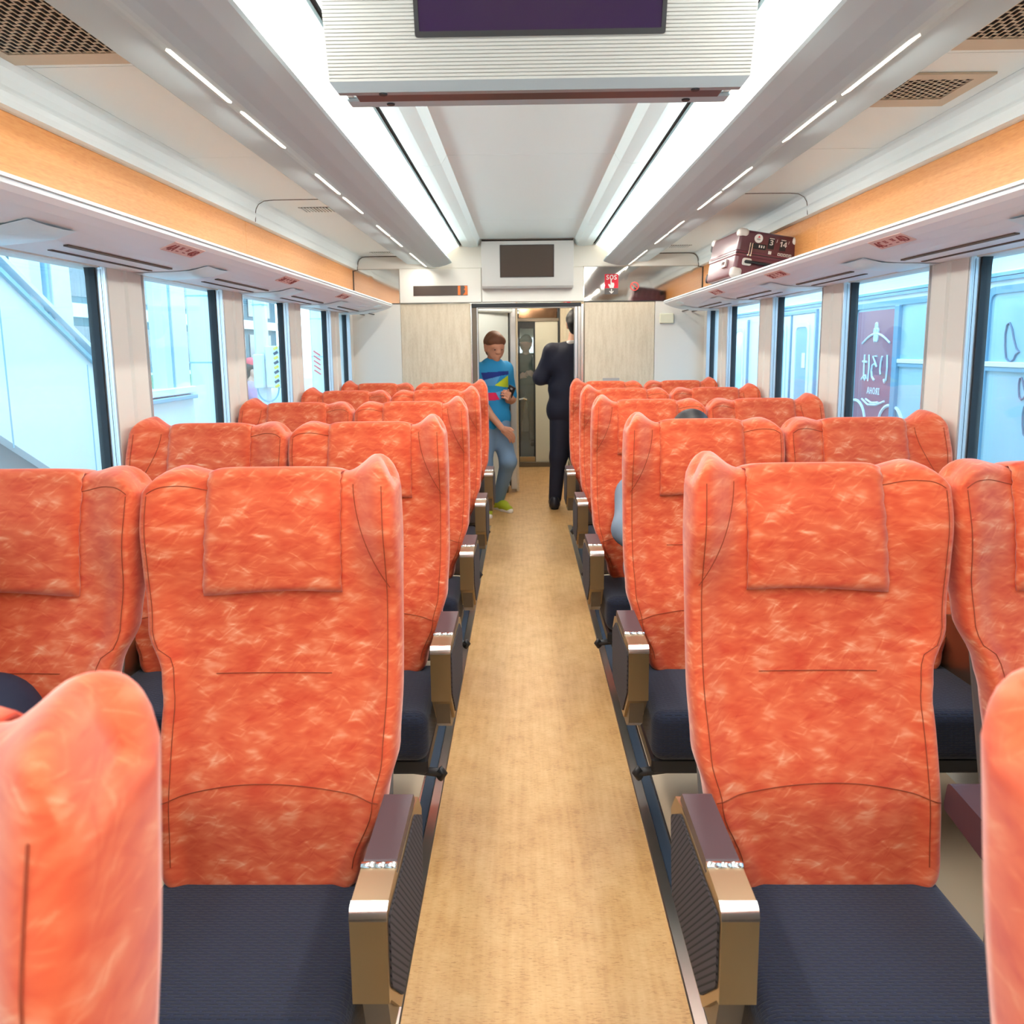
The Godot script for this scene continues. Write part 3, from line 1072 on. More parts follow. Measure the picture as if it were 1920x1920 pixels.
func seat_top(q: float) -> float:
	var h := 1.172
	if q > 0:
		h += 0.036 * smoothstep(0.54, 0.88, q) - 0.045 * pow(maxf(0.0, (q - 0.86) / 0.14), 2.2)
	else:
		h += 0.015 * smoothstep(0.45, 0.76, -q) - 0.034 * pow(maxf(0.0, (-q - 0.80) / 0.20), 2.2)
	return h

func seat_x(q: float, y: float) -> float:
	return q * (edge_straight(y) if q > 0 else edge_notched(y))

func backrest_mesh() -> ArrayMesh:
	var st := mb(true)
	var qs := []
	for i in 49:
		var u := -1.0 + 2.0 * i / 48.0
		qs.append(sin(u * PI / 2) * 0.35 + u * 0.65)
	var rows := []
	var nt := 44
	var half := 0.048
	# bottom rounding, body, top rounding
	for j in nt + 13:
		var row := []
		var cap := 1.0
		var t := 0.0
		var lift := 0.0
		if j < 6:
			var a := (1.0 - j / 6.0) * PI / 2
			cap = cos(a)
			lift = -sin(a) * 0.028
		elif j <= nt + 6:
			t = float(j - 6) / nt
		else:
			t = 1.0
			var a := float(j - nt - 6) / 6.0 * PI / 2
			cap = cos(a)
			lift = sin(a) * 0.026
		var side := 0.0 if cap >= 1.0 else (1.0 - cap) * 0.022
		for pass_ in 2:
			for i in qs.size():
				var q: float = qs[i] if pass_ == 0 else qs[qs.size() - 1 - i]
				var y0 := 0.407 + 0.03 * pow(absf(q), 10)
				var y := lerpf(y0, seat_top(q) - 0.012, t)
				var e := pow(1.0 - pow(absf(q), 7.0), 1.0 / 3.0)
				var f := seat_front(q, y)
				var base := 0.22 * (1.0 - (y - 0.40) / 0.78) - 0.050
				var z := 0.0
				if pass_ == 0: z = lerpf(base, f - 0.012 * (1.0 - e), cap) - (1.0 - e) * 0.022 * cap
				else: z = base - half * 0.85 * e * cap
				var x := seat_x(q, y)
				x -= signf(x) * side * smoothstep(0.6, 1.0, absf(q))
				row.append(Vector3(x, y + lift, z))
		rows.append(row)
	sheet(st, rows, true, false)
	st.index()
	st.generate_normals()
	return st.commit()

func flap_mesh() -> ArrayMesh:
	# cloth hung over the headrest, thin with a thickness of its own
	var st := mb(true)
	var path := []
	for i in 15: path.append([lerpf(0.950, 1.150, i / 14.0), 0])
	for i in range(1, 8):
		path.append([1.150 + sin(i / 7.0 * PI / 2) * 0.040, i / 7.0])
	var outer := []
	var inner := []
	for i in path.size() + 5:
		var ro := []
		var ri := []
		for k in 21:
			var u := -1.0 + k / 10.0
			var y: float
			var z: float
			var w := 0.141
			if i < path.size():
				y = path[i][0]
				w = lerpf(0.143, 0.139, i / 15.0) + 0.0016 * sin(i * 2.1 + signf(u) * 1.3)
				var q := u * w / 0.27
				z = seat_front(q, minf(y, 1.15)) + 0.004
				if path[i][1] > 0:
					var base := 0.22 * (1.0 - (1.15 - 0.40) / 0.78) - 0.03
					z = lerpf(base, z, cos(path[i][1] * PI / 2))
			else:
				w = 0.138
				y = 1.190 - 0.010 * (i - path.size() + 1)
				z = -0.095 - 0.002 * (i - path.size())
				if i == path.size(): z = -0.085
			y += 0.004 * sin(u * 1.8 + 0.6) * (1.0 if i == 0 else 0.0) - 0.003 * u * u * (1.0 if i == 0 else 0.0)
			var edge := 1.0 - pow(absf(u), 8.0)
			var lift := 0.0085 * edge * (0.6 if i == 0 else 1.0)
			var nrm := Vector3(0, 0, 1) if i < 15 else Vector3(0, 1, 0.2)
			if i >= path.size() + 1: nrm = Vector3(0, 0, -1)
			ro.append(Vector3(u * w, y, z) + nrm * (0.002 + lift))
			ri.append(Vector3(u * w, y, z) + nrm * -0.002)
		outer.append(ro)
		inner.append(ri)
	sheet(st, outer, false, false)
	sheet(st, inner, false, true)
	var l0 := []
	var l1 := []
	for k in outer.size():
		l0.append([inner[k][0], outer[k][0]])
		l1.append([outer[k][20], inner[k][20]])
	sheet(st, l0, false, false)
	sheet(st, l1, false, false)
	sheet(st, [inner[0], outer[0]], false, false)
	st.index()
	st.generate_normals()
	return st.commit()

func on_front(q: float, y: float, out := 0.0012) -> Vector3:
	var e := pow(1.0 - pow(absf(q), 7.0), 1.0 / 3.0)
	return Vector3(seat_x(q, y), y, seat_front(q, y) - 0.034 * (1.0 - e) + out)

func seams_mesh() -> ArrayMesh:
	var st := mb()
	var lines := []
	var l := []
	for i in 25: l.append(on_front(lerpf(-0.50, 0.47, i / 24.0), 0.792))
	lines.append(l)
	l = []
	for i in 41:
		var u := lerpf(-0.97, 0.95, i / 40.0)
		l.append(on_front(u, 0.602 - 0.034 * u * u))
	lines.append(l)
	for e in [-1.0, 1.0]:                                # long seams beside the edges
		l = []
		for i in 40:
			var y := lerpf(0.45, 1.150 if e < 0 else 1.170, i / 39.0)
			l.append(on_front(e * (0.905 if e > 0 else (0.86 if y < 0.83 else 0.93)), y))
		lines.append(l)
	l = []                                               # the ear's curved seam
	for i in 26:
		var u := i / 25.0
		l.append(on_front(lerpf(0.64, 0.93, pow(u, 1.8)), lerpf(1.165, 0.965, u)))
	lines.append(l)
	l = []                                               # seam along the other wing's top
	for i in 20:
		var q := lerpf(-0.5, -0.93, i / 19.0)
		l.append(on_front(q, seat_top(q) - 0.020, 0.0005))
	lines.append(l)
	for a in lines: tube(st, a, 0.0009, 5)
	st.generate_normals()
	return st.commit()

# side outline of an armrest: z forward, y up
func arm_frame_mesh(w: float) -> ArrayMesh:
	var st := mb()
	var p := PackedVector2Array([Vector2(0.560, 0.462), Vector2(0.560, 0.600), Vector2(0.556, 0.612), Vector2(0.546, 0.6195), Vector2(0.468, 0.622), Vector2(0.452, 0.600), Vector2(0.26, 0.598), Vector2(0.20, 0.585), Vector2(0.158, 0.535), Vector2(0.185, 0.366), Vector2(0.46, 0.366), Vector2(0.545, 0.456)])
	# local plane (z, y) pushed along x
	var t := Transform3D(Basis(Vector3(0, 0, 1), Vector3(0, 1, 0), Vector3(-1, 0, 0)), Vector3.ZERO)
	prism(st, p, -w / 2, w / 2, t)
	st.generate_normals()
	return st.commit()

func mirror_x(t: Transform3D) -> Transform3D:
	return Transform3D(Basis(Vector3(-t.basis.x.x, t.basis.x.y, t.basis.x.z), t.basis.y, t.basis.z), t.origin)

func flipped(m: ArrayMesh) -> ArrayMesh:
	var st := SurfaceTool.new()
	st.begin(Mesh.PRIMITIVE_TRIANGLES)
	var a := m.surface_get_arrays(0)
	var v: PackedVector3Array = a[Mesh.ARRAY_VERTEX]
	var nn: PackedVector3Array = a[Mesh.ARRAY_NORMAL]
	var ix = a[Mesh.ARRAY_INDEX]
	if ix == null or ix.size() == 0: ix = PackedInt32Array(range(v.size()))
	for i in v.size():
		st.set_normal(nn[i] * Vector3(-1, 1, 1))
		st.add_vertex(v[i] * Vector3(-1, 1, 1))
	for k in range(0, ix.size(), 3):
		st.add_index(ix[k]); st.add_index(ix[k + 2]); st.add_index(ix[k + 1])
	return st.commit()

var seat_meshes := {}

func make_seat(e: float, aisle: bool, label: String) -> Node3D:
	var s := thing("passenger_chair", label, "seat", Vector3.ZERO, "")
	if seat_meshes.is_empty():
		seat_meshes["b1"] = backrest_mesh()
		seat_meshes["f1"] = flap_mesh()
		seat_meshes["s1"] = seams_mesh()
		for k in ["b", "f", "s"]: seat_meshes[k + "-1"] = flipped(seat_meshes[k + "1"])
		seat_meshes["arm"] = arm_frame_mesh(0.056)
	var key := "%d" % int(e)
	put_mesh("backrest", seat_meshes["b" + key], M.plush, s)
	put_mesh("headrest_flap", seat_meshes["f" + key], M.plush_flap, s)
	put_mesh("seam", seat_meshes["s" + key], M.thread, s)
	# back shell
	var st := mb()
	box(st, Vector3(e * 0.02, 0.72, 0.025), Vector3(0.44, 0.66, 0.03), 0.012, Basis(Vector3.RIGHT, -0.275))
	put("back_shell", st, M.shell, s)
	# cushion
	soft("cushion", Vector3(e * 0.018, 0.347, 0.365), Vector3(0.450, 0.145, 0.43), 0.035, M.weave, s, Basis(Vector3.RIGHT, -0.05), 5)
	# underframe
	bx("underframe", Vector3(e * 0.02, 0.225, 0.30), Vector3(0.42, 0.05, 0.38), M.plastic, s, 0.008)
	st = mb()
	box(st, Vector3(-e * 0.16, 0.10, 0.22), Vector3(0.10, 0.20, 0.22), 0.01)
	put("pedestal", st, M.plastic, s)
	# side armrest
	var ax := e * (0.282 if aisle else 0.232)
	var arm := put_mesh("armrest", seat_meshes["arm"], M.brushed, s)
	arm.position = Vector3(ax, 0, 0)
	var side := e
	st = mb()
	var t := Transform3D(Basis(Vector3(0, 0, 1), Vector3(0, 1, 0), Vector3(-1, 0, 0)), Vector3(0.0283 * e, 0, 0))
	var pp := rounded(PackedVector2Array([Vector2(0.548, 0.598), Vector2(0.445, 0.590), Vector2(0.26, 0.586), Vector2(0.172, 0.53), Vector2(0.198, 0.378), Vector2(0.452, 0.380), Vector2(0.548, 0.480)]), 0.014)
	prism(st, pp, -0.003, 0.003, t)
	put("side_panel", st, M.ribbed, arm)
	st = mb()
	var tp := Transform3D(Basis(Vector3(0, 0, 1), Vector3(0, 1, 0), Vector3(-1, 0, 0)), Vector3.ZERO)
	prism(st, rounded(PackedVector2Array([Vector2(0.452, 0.5985), Vector2(0.452, 0.6235), Vector2(0.252, 0.623), Vector2(0.238, 0.600)]), 0.006), -0.027, 0.027, tp)
	put("arm_pad", st, M.pad, arm)
	st = mb(true)
	tube(st, [Vector3(-0.0285, 0.6205, 0.461), Vector3(-0.006, 0.6205, 0.461)], 0.0075, 10)
	tube(st, [Vector3(-0.0055, 0.6205, 0.461), Vector3(0.0105, 0.6205, 0.461)], 0.0068, 10)
	tube(st, [Vector3(0.011, 0.6205, 0.461), Vector3(0.0285, 0.6205, 0.461)], 0.0075, 10)
	put("hinge", st, M.bright_steel, arm)
	st = mb(true)
	var rows := []
	for i in 9:
		var a := i / 8.0 * PI / 2
		var c := Vector2(0.5405, 0.6000)
		var rr := 0.0202
		rows.append([Vector3(-0.0284, c.y + sin(a) * rr, c.x + cos(a) * rr), Vector3(0.0284, c.y + sin(a) * rr, c.x + cos(a) * rr)])
	sheet(st, rows)
	put("front_curve", st, M.bright_steel, arm)
	# bracket that carries the armrest
	st = mb()
	prism(st, PackedVector2Array([Vector2(0.540, 0.470), Vector2(0.40, 0.470), Vector2(0.30, 0.36), Vector2(0.32, 0.335), Vector2(0.47, 0.345), Vector2(0.51, 0.372)]), -0.020, 0.020, tp)
	put("arm_bracket", st, M.frame_brown, arm)
	if aisle:
		st = mb(true)
		tube(st, [Vector3(e * 0.12, 0.205, 0.45), Vector3(e * 0.22, 0.203, 0.47), Vector3(e * 0.27, 0.202, 0.48)], 0.013, 8)
		tube(st, [Vector3(e * 0.262, 0.216, 0.48), Vector3(e * 0.275, 0.202, 0.482), Vector3(e * 0.262, 0.186, 0.48)], 0.012, 8)
		put("pedal", st, M.plastic, s)
	return s

func centre_arm(s: Node3D, e: float):
	var st := mb()
	var t := Transform3D(Basis(Vector3(0, 0, 1), Vector3(0, 1, 0), Vector3(-1, 0, 0)), Vector3(-e * 0.235, 0, 0))
	prism(st, rounded(PackedVector2Array([Vector2(0.20, 0.56), Vector2(0.52, 0.52), Vector2(0.55, 0.54), Vector2(0.55, 0.60), Vector2(0.21, 0.62)]), 0.012), -0.033, 0.033, t)
	put("centre_armrest", st, M.pad, s)

func build_seats():
	var aisle_l: Node3D
	var win_l: Node3D
	var aisle_r: Node3D
	var win_r: Node3D
	var rows := ["in the near bottom corner", "in the nearest full row", "in the second full row", "in the third full row", "in the fourth full row", "in the last row"]
	for n in range(0, 6):
		for k in 4:
			if n == 0 and (k == 0 or k == 3): continue
			var e := 1.0 if (k == 1 or k == 3) else -1.0
			var aisle := k == 1 or k == 2
			var side := "left" if k < 2 else "right"
			var lab := "orange plush %s seat on the %s of the aisle, %s" % ["aisle" if aisle else "window", side, rows[n]]
			var proto: Node3D = [win_l, aisle_l, aisle_r, win_r][k]
			var s: Node3D
			if proto == null:
				s = make_seat(e, aisle, lab)
				if aisle: centre_arm(s, e)
				if k == 0: win_l = s
				elif k == 1: aisle_l = s
				elif k == 2: aisle_r = s
				else: win_r = s
			else:
				s = proto.duplicate()
				s.name = "passenger_chair"
				add_child(s, true)
				s.set_meta("label", lab)
			s.set_meta("group", "orange seats in pairs along the aisle")
			s.position = Vector3([-1.10, -0.558 if n else -0.549, 0.558 if n else 0.531, 1.10][k], 0, -1.631 - PITCH * (n - 1) if n > 0 else -0.462)
			if n == 3 and k >= 2: s.position.x -= 0.02

# ------------------------------------------------------------------ displays and luggage
func build_displays():
	var d := thing("hanging_display", "large ribbed pale display unit hanging from the ceiling close overhead, its dark screen off", "display")
	var st := mb()
	# ribbed front: a saw profile in (z, y) pushed along x
	var p := PackedVector2Array()
	var n := 44
	var f0 := Vector2(-1.800, 2.004)
	var f1 := Vector2(-1.705, 2.300)
	var nrm := Vector2(f1.y - f0.y, -(f1.x - f0.x)).normalized()
	for k in n:
		var a := f0.lerp(f1, float(k) / n)
		var b := f0.lerp(f1, (k + 0.72) / n)
		var c := f0.lerp(f1, (k + 0.76) / n)
		var e := f0.lerp(f1, (k + 0.98) / n)
		p.append(a); p.append(b)
		p.append(c - nrm * 0.0024); p.append(e - nrm * 0.0024)
	p.append(f1)
	p.append(Vector2(-1.92, 2.300)); p.append(Vector2(-1.92, 2.05)); p.append(Vector2(-1.832, 2.05)); p.append(Vector2(-1.832, 2.004))
	var t := Transform3D(Basis(Vector3(0, 0, 1), Vector3(0, 1, 0), Vector3(-1, 0, 0)), Vector3.ZERO)
	prism(st, p, -0.446, 0.446, t)
	put("ribbed_housing", st, M.display_grey, d)
	st = mb()
	var q := [Vector3(-0.446, 2.004, -1.7995), Vector3(0.446, 2.004, -1.7995), Vector3(0.431, 1.985, -1.812), Vector3(-0.431, 1.985, -1.812), Vector3(-0.446, 2.004, -1.84), Vector3(0.446, 2.004, -1.84), Vector3(0.431, 1.985, -1.832), Vector3(-0.431, 1.985, -1.832)]
	quad(st, q[3], q[2], q[1], q[0]); quad(st, q[7], q[6], q[2], q[3]); quad(st, q[4], q[5], q[6], q[7]); quad(st, q[0], q[4], q[7], q[3]); quad(st, q[1], q[2], q[6], q[5]); quad(st, q[0], q[1], q[5], q[4])
	put("lower_edge", st, M.display_under, d)
	bx("gap", Vector3(0, 2.022, -1.866), Vector3(0.80, 0.062, 0.064), M.pad, d, 0.0)
	st = mb()
	box(st, Vector3(0, 1.9985, -1.926), Vector3(0.862, 0.009, 0.052), 0.004)
	put("rear_rail", st, M.rail_grey, d)
	for s in [-1.0, 1.0]:
		bx("rail_bracket", Vector3(s * 0.421, 2.012, -1.915), Vector3(0.016, 0.022, 0.05), M.white, d, 0.002)
		for z in [-1.8225, -1.925]:
			st = mb()
			lathe(st, [Vector2(0.0, -0.0015), Vector2(0.0085, -0.0015), Vector2(0.0105, 0.004)], Transform3D(Basis.IDENTITY, Vector3(s * 0.335, 1.9835 if z > -1.85 else 1.9925, z)), 14)
			put("screw", st, M.rubber, d)
	# screen on the leaning front
	var up := Vector3(0, f1.y - f0.y, f1.x - f0.x).normalized()
	var nr := Vector3(1, 0, 0).cross(up)
	var sc := Transform3D(Basis(Vector3(1, 0, 0), up, nr), Vector3(0.002, 2.004, -1.80) + up * 0.239)
	st = mb()
	ring(st, rect(0.518, 0.318, 0.006), rect(0.500, 0.296, 0.003), -0.004, 0.003, sc)
	put("bezel", st, M.plastic, d)
	st = mb()
	prism(st, rect(0.506, 0.302), -0.004, 0.0012, sc)
	put("screen", st, M.screen, d)
	# the far one above the door
	var e2 := thing("wall_display", "smaller pale display box above the far doorway, its brown screen off", "display")
	st = mb()
	prism(st, PackedVector2Array([Vector2(-6.42, 1.905), Vector2(-6.315, 1.897), Vector2(-6.300, 1.915), Vector2(-6.262, 2.245), Vector2(-6.42, 2.25)]), -0.352, 0.352, t)
	put("housing", st, M.display_grey, e2)
	up = Vector3(0, 0.33, 0.038).normalized()
	nr = Vector3(1, 0, 0).cross(up)
	sc = Transform3D(Basis(Vector3(1, 0, 0), up, nr), Vector3(-0.004, 2.098, -6.279))
	st = mb()
	ring(st, rect(0.414, 0.242, 0.004), rect(0.404, 0.232, 0.002), -0.004, 0.003, sc)
	put("bezel", st, M.plastic, e2)
	st = mb()
	prism(st, rect(0.408, 0.236), -0.004, 0.001, sc)
	put("screen", st, M.screen_far, e2)
	bx("top_gap", Vector3(0, 2.258, -6.33), Vector3(0.70, 0.008, 0.14), M.seam, e2, 0.0)

func build_luggage():
	mat("case_lower", Color8(104, 28, 52), 0.28).clearcoat_enabled = true
	mat("case_upper", Color8(88, 22, 42), 0.28).clearcoat_enabled = true
	mat("guard", Color8(232, 226, 220), 0.4)
	var c := thing("suitcase", "maroon hard-shell suitcase with white corner guards and stickers lying on the right rack", "suitcase", Vector3(1.045, 1.792, -4.26))
	c.rotation = Vector3(0, 0.05, -0.155)
	var w := 0.325
	var d := 0.50
	# lower and upper halves, ribbed top
	soft("lower_shell", Vector3(w / 2, 0.069, -d / 2), Vector3(w, 0.124, d), 0.02, M.case_lower, c)
	var up := soft("upper_shell", Vector3(w / 2, 0.187, -d / 2), Vector3(w, 0.124, d), 0.02, M.case_upper, c)
	for k in 7:
		soft("rib", Vector3(w / 2, 0.246, -0.07 - k * 0.06), Vector3(w - 0.08, 0.010, 0.024), 0.005, M.case_upper, up, Basis.IDENTITY, 2)
	for k in 6:
		soft("rib", Vector3(0.05 + k * 0.045, 0.19, -d - 0.001), Vector3(0.020, 0.08, 0.010), 0.005, M.case_lower, up, Basis.IDENTITY, 2)
	soft("seam_band", Vector3(w / 2, 0.128, -d / 2), Vector3(w + 0.006, 0.034, d + 0.006), 0.008, M.case_lower, c)
	bx("zip", Vector3(w / 2, 0.128, -d / 2), Vector3(w + 0.008, 0.004, d + 0.008), M.plastic, c, 0.001)
	for q in [[0.022, 0.232, -0.022], [w - 0.022, 0.226, -0.022], [0.020, 0.030, -0.022], [0.022, 0.232, -d + 0.022], [w - 0.022, 0.03, -0.022]]:
		soft("corner_guard", Vector3(q[0], q[1], q[2]), Vector3(0.058, 0.044 if q[1] > 0.1 else 0.055, 0.058), 0.02, M.guard, c)
	for q in [[0.04, 0.04], [0.04, 0.215], [w - 0.04, 0.04], [w - 0.04, 0.215]]:
		var st := mb(true)
		lathe(st, [Vector2(0.0, -0.011), Vector2(0.024, -0.011), Vector2(0.027, -0.007), Vector2(0.027, 0.007), Vector2(0.024, 0.011), Vector2(0.0, 0.011)], Transform3D(Basis(Vector3(0, 0, 1), PI / 2), Vector3(q[0] - 0.02, q[1], -d - 0.03)), 16)
		put("wheel", st, M.rubber, c)
		bx("wheel_fork", Vector3(q[0], q[1], -d - 0.014), Vector3(0.03, 0.03, 0.03), M.plastic, c, 0.004)
	# handles
	var st := mb(true)
	tube(st, [Vector3(0.05, 0.085, 0.0), Vector3(0.052, 0.087, 0.018), Vector3(0.075, 0.087, 0.020), Vector3(0.25, 0.087, 0.020), Vector3(0.273, 0.087, 0.018), Vector3(0.275, 0.085, 0.0)], 0.008, 8)
	put("carry_handle", st, M.plastic, c)
	for k in 2:
		st = mb()
		ring(st, rect(0.045, 0.036, 0.01), rect(0.022, 0.016, 0.004), 0.0, 0.016, Transform3D(Basis.IDENTITY, Vector3(0.060 + 0.205 * k, 0.087, -0.002)))
		put("handle_mount", st, M.guard, c)
	st = mb()
	ring(st, rect(0.09, 0.04, 0.01), rect(0.06, 0.018, 0.006), 0.0, 0.010, Transform3D(Basis(Vector3.UP, -PI / 2), Vector3(-0.001, 0.085, -0.17)))
	put("side_handle", st, M.guard, c)
	# lock with zip pulls
	bx("lock", Vector3(0.105, 0.172, 0.003), Vector3(0.085, 0.026, 0.012), M.plastic, c, 0.004)
	for k in 3:
		bx("lock_dial", Vector3(0.110 + 0.012 * k, 0.172, 0.0095), Vector3(0.005, 0.012, 0.002), M.guard, c, 0.0)
	for k in 2:
		bx("zip_pull", Vector3(0.062 + 0.012 * k, 0.153, 0.008), Vector3(0.005, 0.062, 0.005), M.bright_steel, c, 0.001)
		st = mb()
		lathe(st, [Vector2(0.0, 0.006), Vector2(0.006, 0.003), Vector2(0.006, -0.003), Vector2(0.0, -0.006)], Transform3D(Basis.IDENTITY, Vector3(0.058 + 0.014 * k, 0.121, 0.009)), 10)
		put("zip_knob", st, M.bright_steel, c)
	# stickers on the near side
	st = mb()
	prism(st, disc(0.022, 28), 0.0, 0.0015, Transform3D(Basis.IDENTITY, Vector3(0.102, 0.212, 0.0004)))
	put("round_sticker", st, M.sign_white, c)
	st = mb()
	prism(st, PackedVector2Array([Vector2(-0.007, 0.004), Vector2(0.008, 0.004), Vector2(0.002, 0.014)]), 0.0, 0.0022, Transform3D(Basis.IDENTITY, Vector3(0.102, 0.212, 0.0004)))
	put("sticker_print", st, M.red, c)
	st = mb()
	prism(st, disc(0.010, 16, Vector2(0, -0.004), 0.005), 0.0, 0.002, Transform3D(Basis.IDENTITY, Vector3(0.102, 0.212, 0.0004)))
	put("sticker_print", st, M.plate_grey, c)
	for k in 2:
		var x := 0.172 + 0.062 * k
		bx("number_sticker", Vector3(x, 0.197, 0.001), Vector3(0.032, 0.058, 0.0015), M.plastic, c, 0.0)
		bx("sticker_bar", Vector3(x, 0.221, 0.0018), Vector3(0.026, 0.004, 0.001), M.guard, c, 0.0)
		text("sticker_number", "3" if k == 0 else "14", 0.026, Transform3D(Basis.IDENTITY, Vector3(x, 0.200, 0.0022)), M.guard, c)
		bx("sticker_bar", Vector3(x + 0.028, 0.213, 0.0012), Vector3(0.002, 0.016, 0.001), M.guard, c, 0.0, Basis(Vector3(0, 0, 1), -0.15))
	bx("small_sticker", Vector3(0.172, 0.150, 0.001), Vector3(0.016, 0.016, 0.0015), M.guard, c, 0.0)
	for k in 5:
		bx("small_sticker", Vector3(0.220 + 0.015 * k, 0.148, 0.001), Vector3(0.012, 0.016, 0.0015), M.guard, c, 0.0)
		bx("sticker_mark", Vector3(0.220 + 0.015 * k, 0.148, 0.002), Vector3(0.005, 0.008, 0.001), M.pad, c, 0.0)

# ------------------------------------------------------------------ bodies: joints with radii, joined smoothly and meshed
func nets(st: SurfaceTool, bones: Array, cell: float, k: float, origin := Vector3.ZERO, uvs := false):
	var lo := Vector3(1e9, 1e9, 1e9)
	var hi := -lo
	for b in bones:
		var r: float = maxf(b[2], b[3]) + k * 0.5 + cell * 2.5
		for p in [b[0], b[1]]:
			lo = lo.min(p - Vector3.ONE * r)
			hi = hi.max(p + Vector3.ONE * r)
	var nx := int((hi.x - lo.x) / cell) + 2
	var ny := int((hi.y - lo.y) / cell) + 2
	var nz := int((hi.z - lo.z) / cell) + 2
	var f := PackedFloat32Array()
	f.resize(nx * ny * nz)
	f.fill(1.0)
	for b in bones:
		var a: Vector3 = b[0]
		var d: Vector3 = b[1] - b[0]
		var ra: float = b[2]
		var dr: float = b[3] - ra
		var dd := maxf(d.length_squared(), 1e-9)
		var r: float = maxf(b[2], b[3]) + k + cell * 1.5
		var l: Vector3 = ((b[0].min(b[1]) - Vector3.ONE * r - lo) / cell).floor()
		var h: Vector3 = ((b[0].max(b[1]) + Vector3.ONE * r - lo) / cell).ceil()
		for z in range(maxi(0, int(l.z)), mini(nz, int(h.z) + 1)):
			for y in range(maxi(0, int(l.y)), mini(ny, int(h.y) + 1)):
				var at := (z * ny + y) * nx
				for x in range(maxi(0, int(l.x)), mini(nx, int(h.x) + 1)):
					var p := lo + Vector3(x, y, z) * cell - a
					var t := clampf(p.dot(d) / dd, 0.0, 1.0)
					var v := (p - d * t).length() - ra - dr * t
					var o := f[at + x]
					var g := k - absf(o - v)
					if g > 0: f[at + x] = minf(o, v) - g * g * 0.25 / k
					elif v < o: f[at + x] = v
	var id := PackedInt32Array()
	id.resize(nx * ny * nz)
	id.fill(-1)
	var verts := PackedVector3Array()
	var off := [0, 1, nx, nx + 1, nx * ny, nx * ny + 1, nx * ny + nx, nx * ny + nx + 1]
	var ed := [[0, 1], [2, 3], [4, 5], [6, 7], [0, 2], [1, 3], [4, 6], [5, 7], [0, 4], [1, 5], [2, 6], [3, 7]]
	for z in nz - 1:
		for y in ny - 1:
			for x in nx - 1:
				var i := (z * ny + y) * nx + x
				var v0 := f[i]
				if v0 > cell * 3.0 or v0 < -cell * 3.0: continue
				var neg := 0
				for c in 8:
					if f[i + off[c]] < 0: neg += 1
				if neg == 0 or neg == 8: continue
				var s := Vector3.ZERO
				var m := 0
				for e in ed:
					var p: float = f[i + off[e[0]]]
					var q: float = f[i + off[e[1]]]
					if (p < 0) != (q < 0):
						var u := p / (p - q)
						var c0 := Vector3(e[0] & 1, (e[0] >> 1) & 1, e[0] >> 2)
						var c1 := Vector3(e[1] & 1, (e[1] >> 1) & 1, e[1] >> 2)
						s += c0.lerp(c1, u)
						m += 1
				id[i] = verts.size()
				verts.append(lo + (Vector3(x, y, z) + s / m) * cell - origin)
	var step := [1, nx, nx * ny]
	for z in range(1, nz - 1):
		for y in range(1, ny - 1):
			for x in range(1, nx - 1):
				var i := (z * ny + y) * nx + x
				if id[i] < 0 : continue
				var neg := f[i] < 0
				for a in 3:
					if (f[i + step[a]] < 0) == neg: continue
					var b: int = step[(a + 1) % 3]
					var c: int = step[(a + 2) % 3]
					var q := [id[i], id[i - b], id[i - b - c], id[i - c]]
					if q.min() < 0: continue
					if not neg: q.reverse()
					for w in [0, 1, 2, 0, 2, 3]:
						var vv := verts[q[w]]
						if uvs: st.set_uv(Vector2(vv.x, -vv.y))
						st.add_vertex(vv)

func flesh(called: String, sets: Array, m: Material, parent: Node3D, uvs := false) -> MeshInstance3D:
	var st := mb(true)
	for s in sets: nets(st, s[0], s[1], s[2], parent.position, uvs)
	st.index()
	return put(called, st, m, parent)

# head bones round c, looking along 'look'
func head_bones(c: Vector3, look: Vector3, size := 1.0) -> Array:
	var z := look.normalized()
	var x := Vector3.UP.cross(z).normalized()
	var y := z.cross(x)
	var B := Transform3D(Basis(x, y, z) * size, c)
	var l := []
	for q in [
		[0, 0.035, -0.022, 0, 0.010, 0.018, 0.084, 0.078], [0, -0.030, 0.020, 0, -0.072, 0.050, 0.062, 0.040], [0, -0.088, 0.062, 0, -0.092, 0.066, 0.026, 0.024],
		[-0.030, -0.05, 0.04, -0.042, -0.03, 0.03, 0.035, 0.035], [0.030, -0.05, 0.04, 0.042, -0.03, 0.03, 0.035, 0.035],
		[0, 0.006, 0.090, 0, -0.026, 0.108, 0.008, 0.013], [-0.012, -0.030, 0.095, 0.012, -0.030, 0.095, 0.009, 0.009],
		[-0.038, 0.018, 0.076, 0.038, 0.018, 0.076, 0.014, 0.014], [-0.018, -0.056, 0.083, 0.018, -0.056, 0.083, 0.008, 0.008], [-0.014, -0.066, 0.081, 0.014, -0.066, 0.081, 0.008, 0.008],
		[-0.084, 0.012, -0.006, -0.082, -0.030, 0.004, 0.014, 0.010], [0.084, 0.012, -0.006, 0.082, -0.030, 0.004, 0.014, 0.010],
	]:
		l.append([B * Vector3(q[0], q[1], q[2]), B * Vector3(q[3], q[4], q[5]), q[6] * size, q[7] * size])
	return l

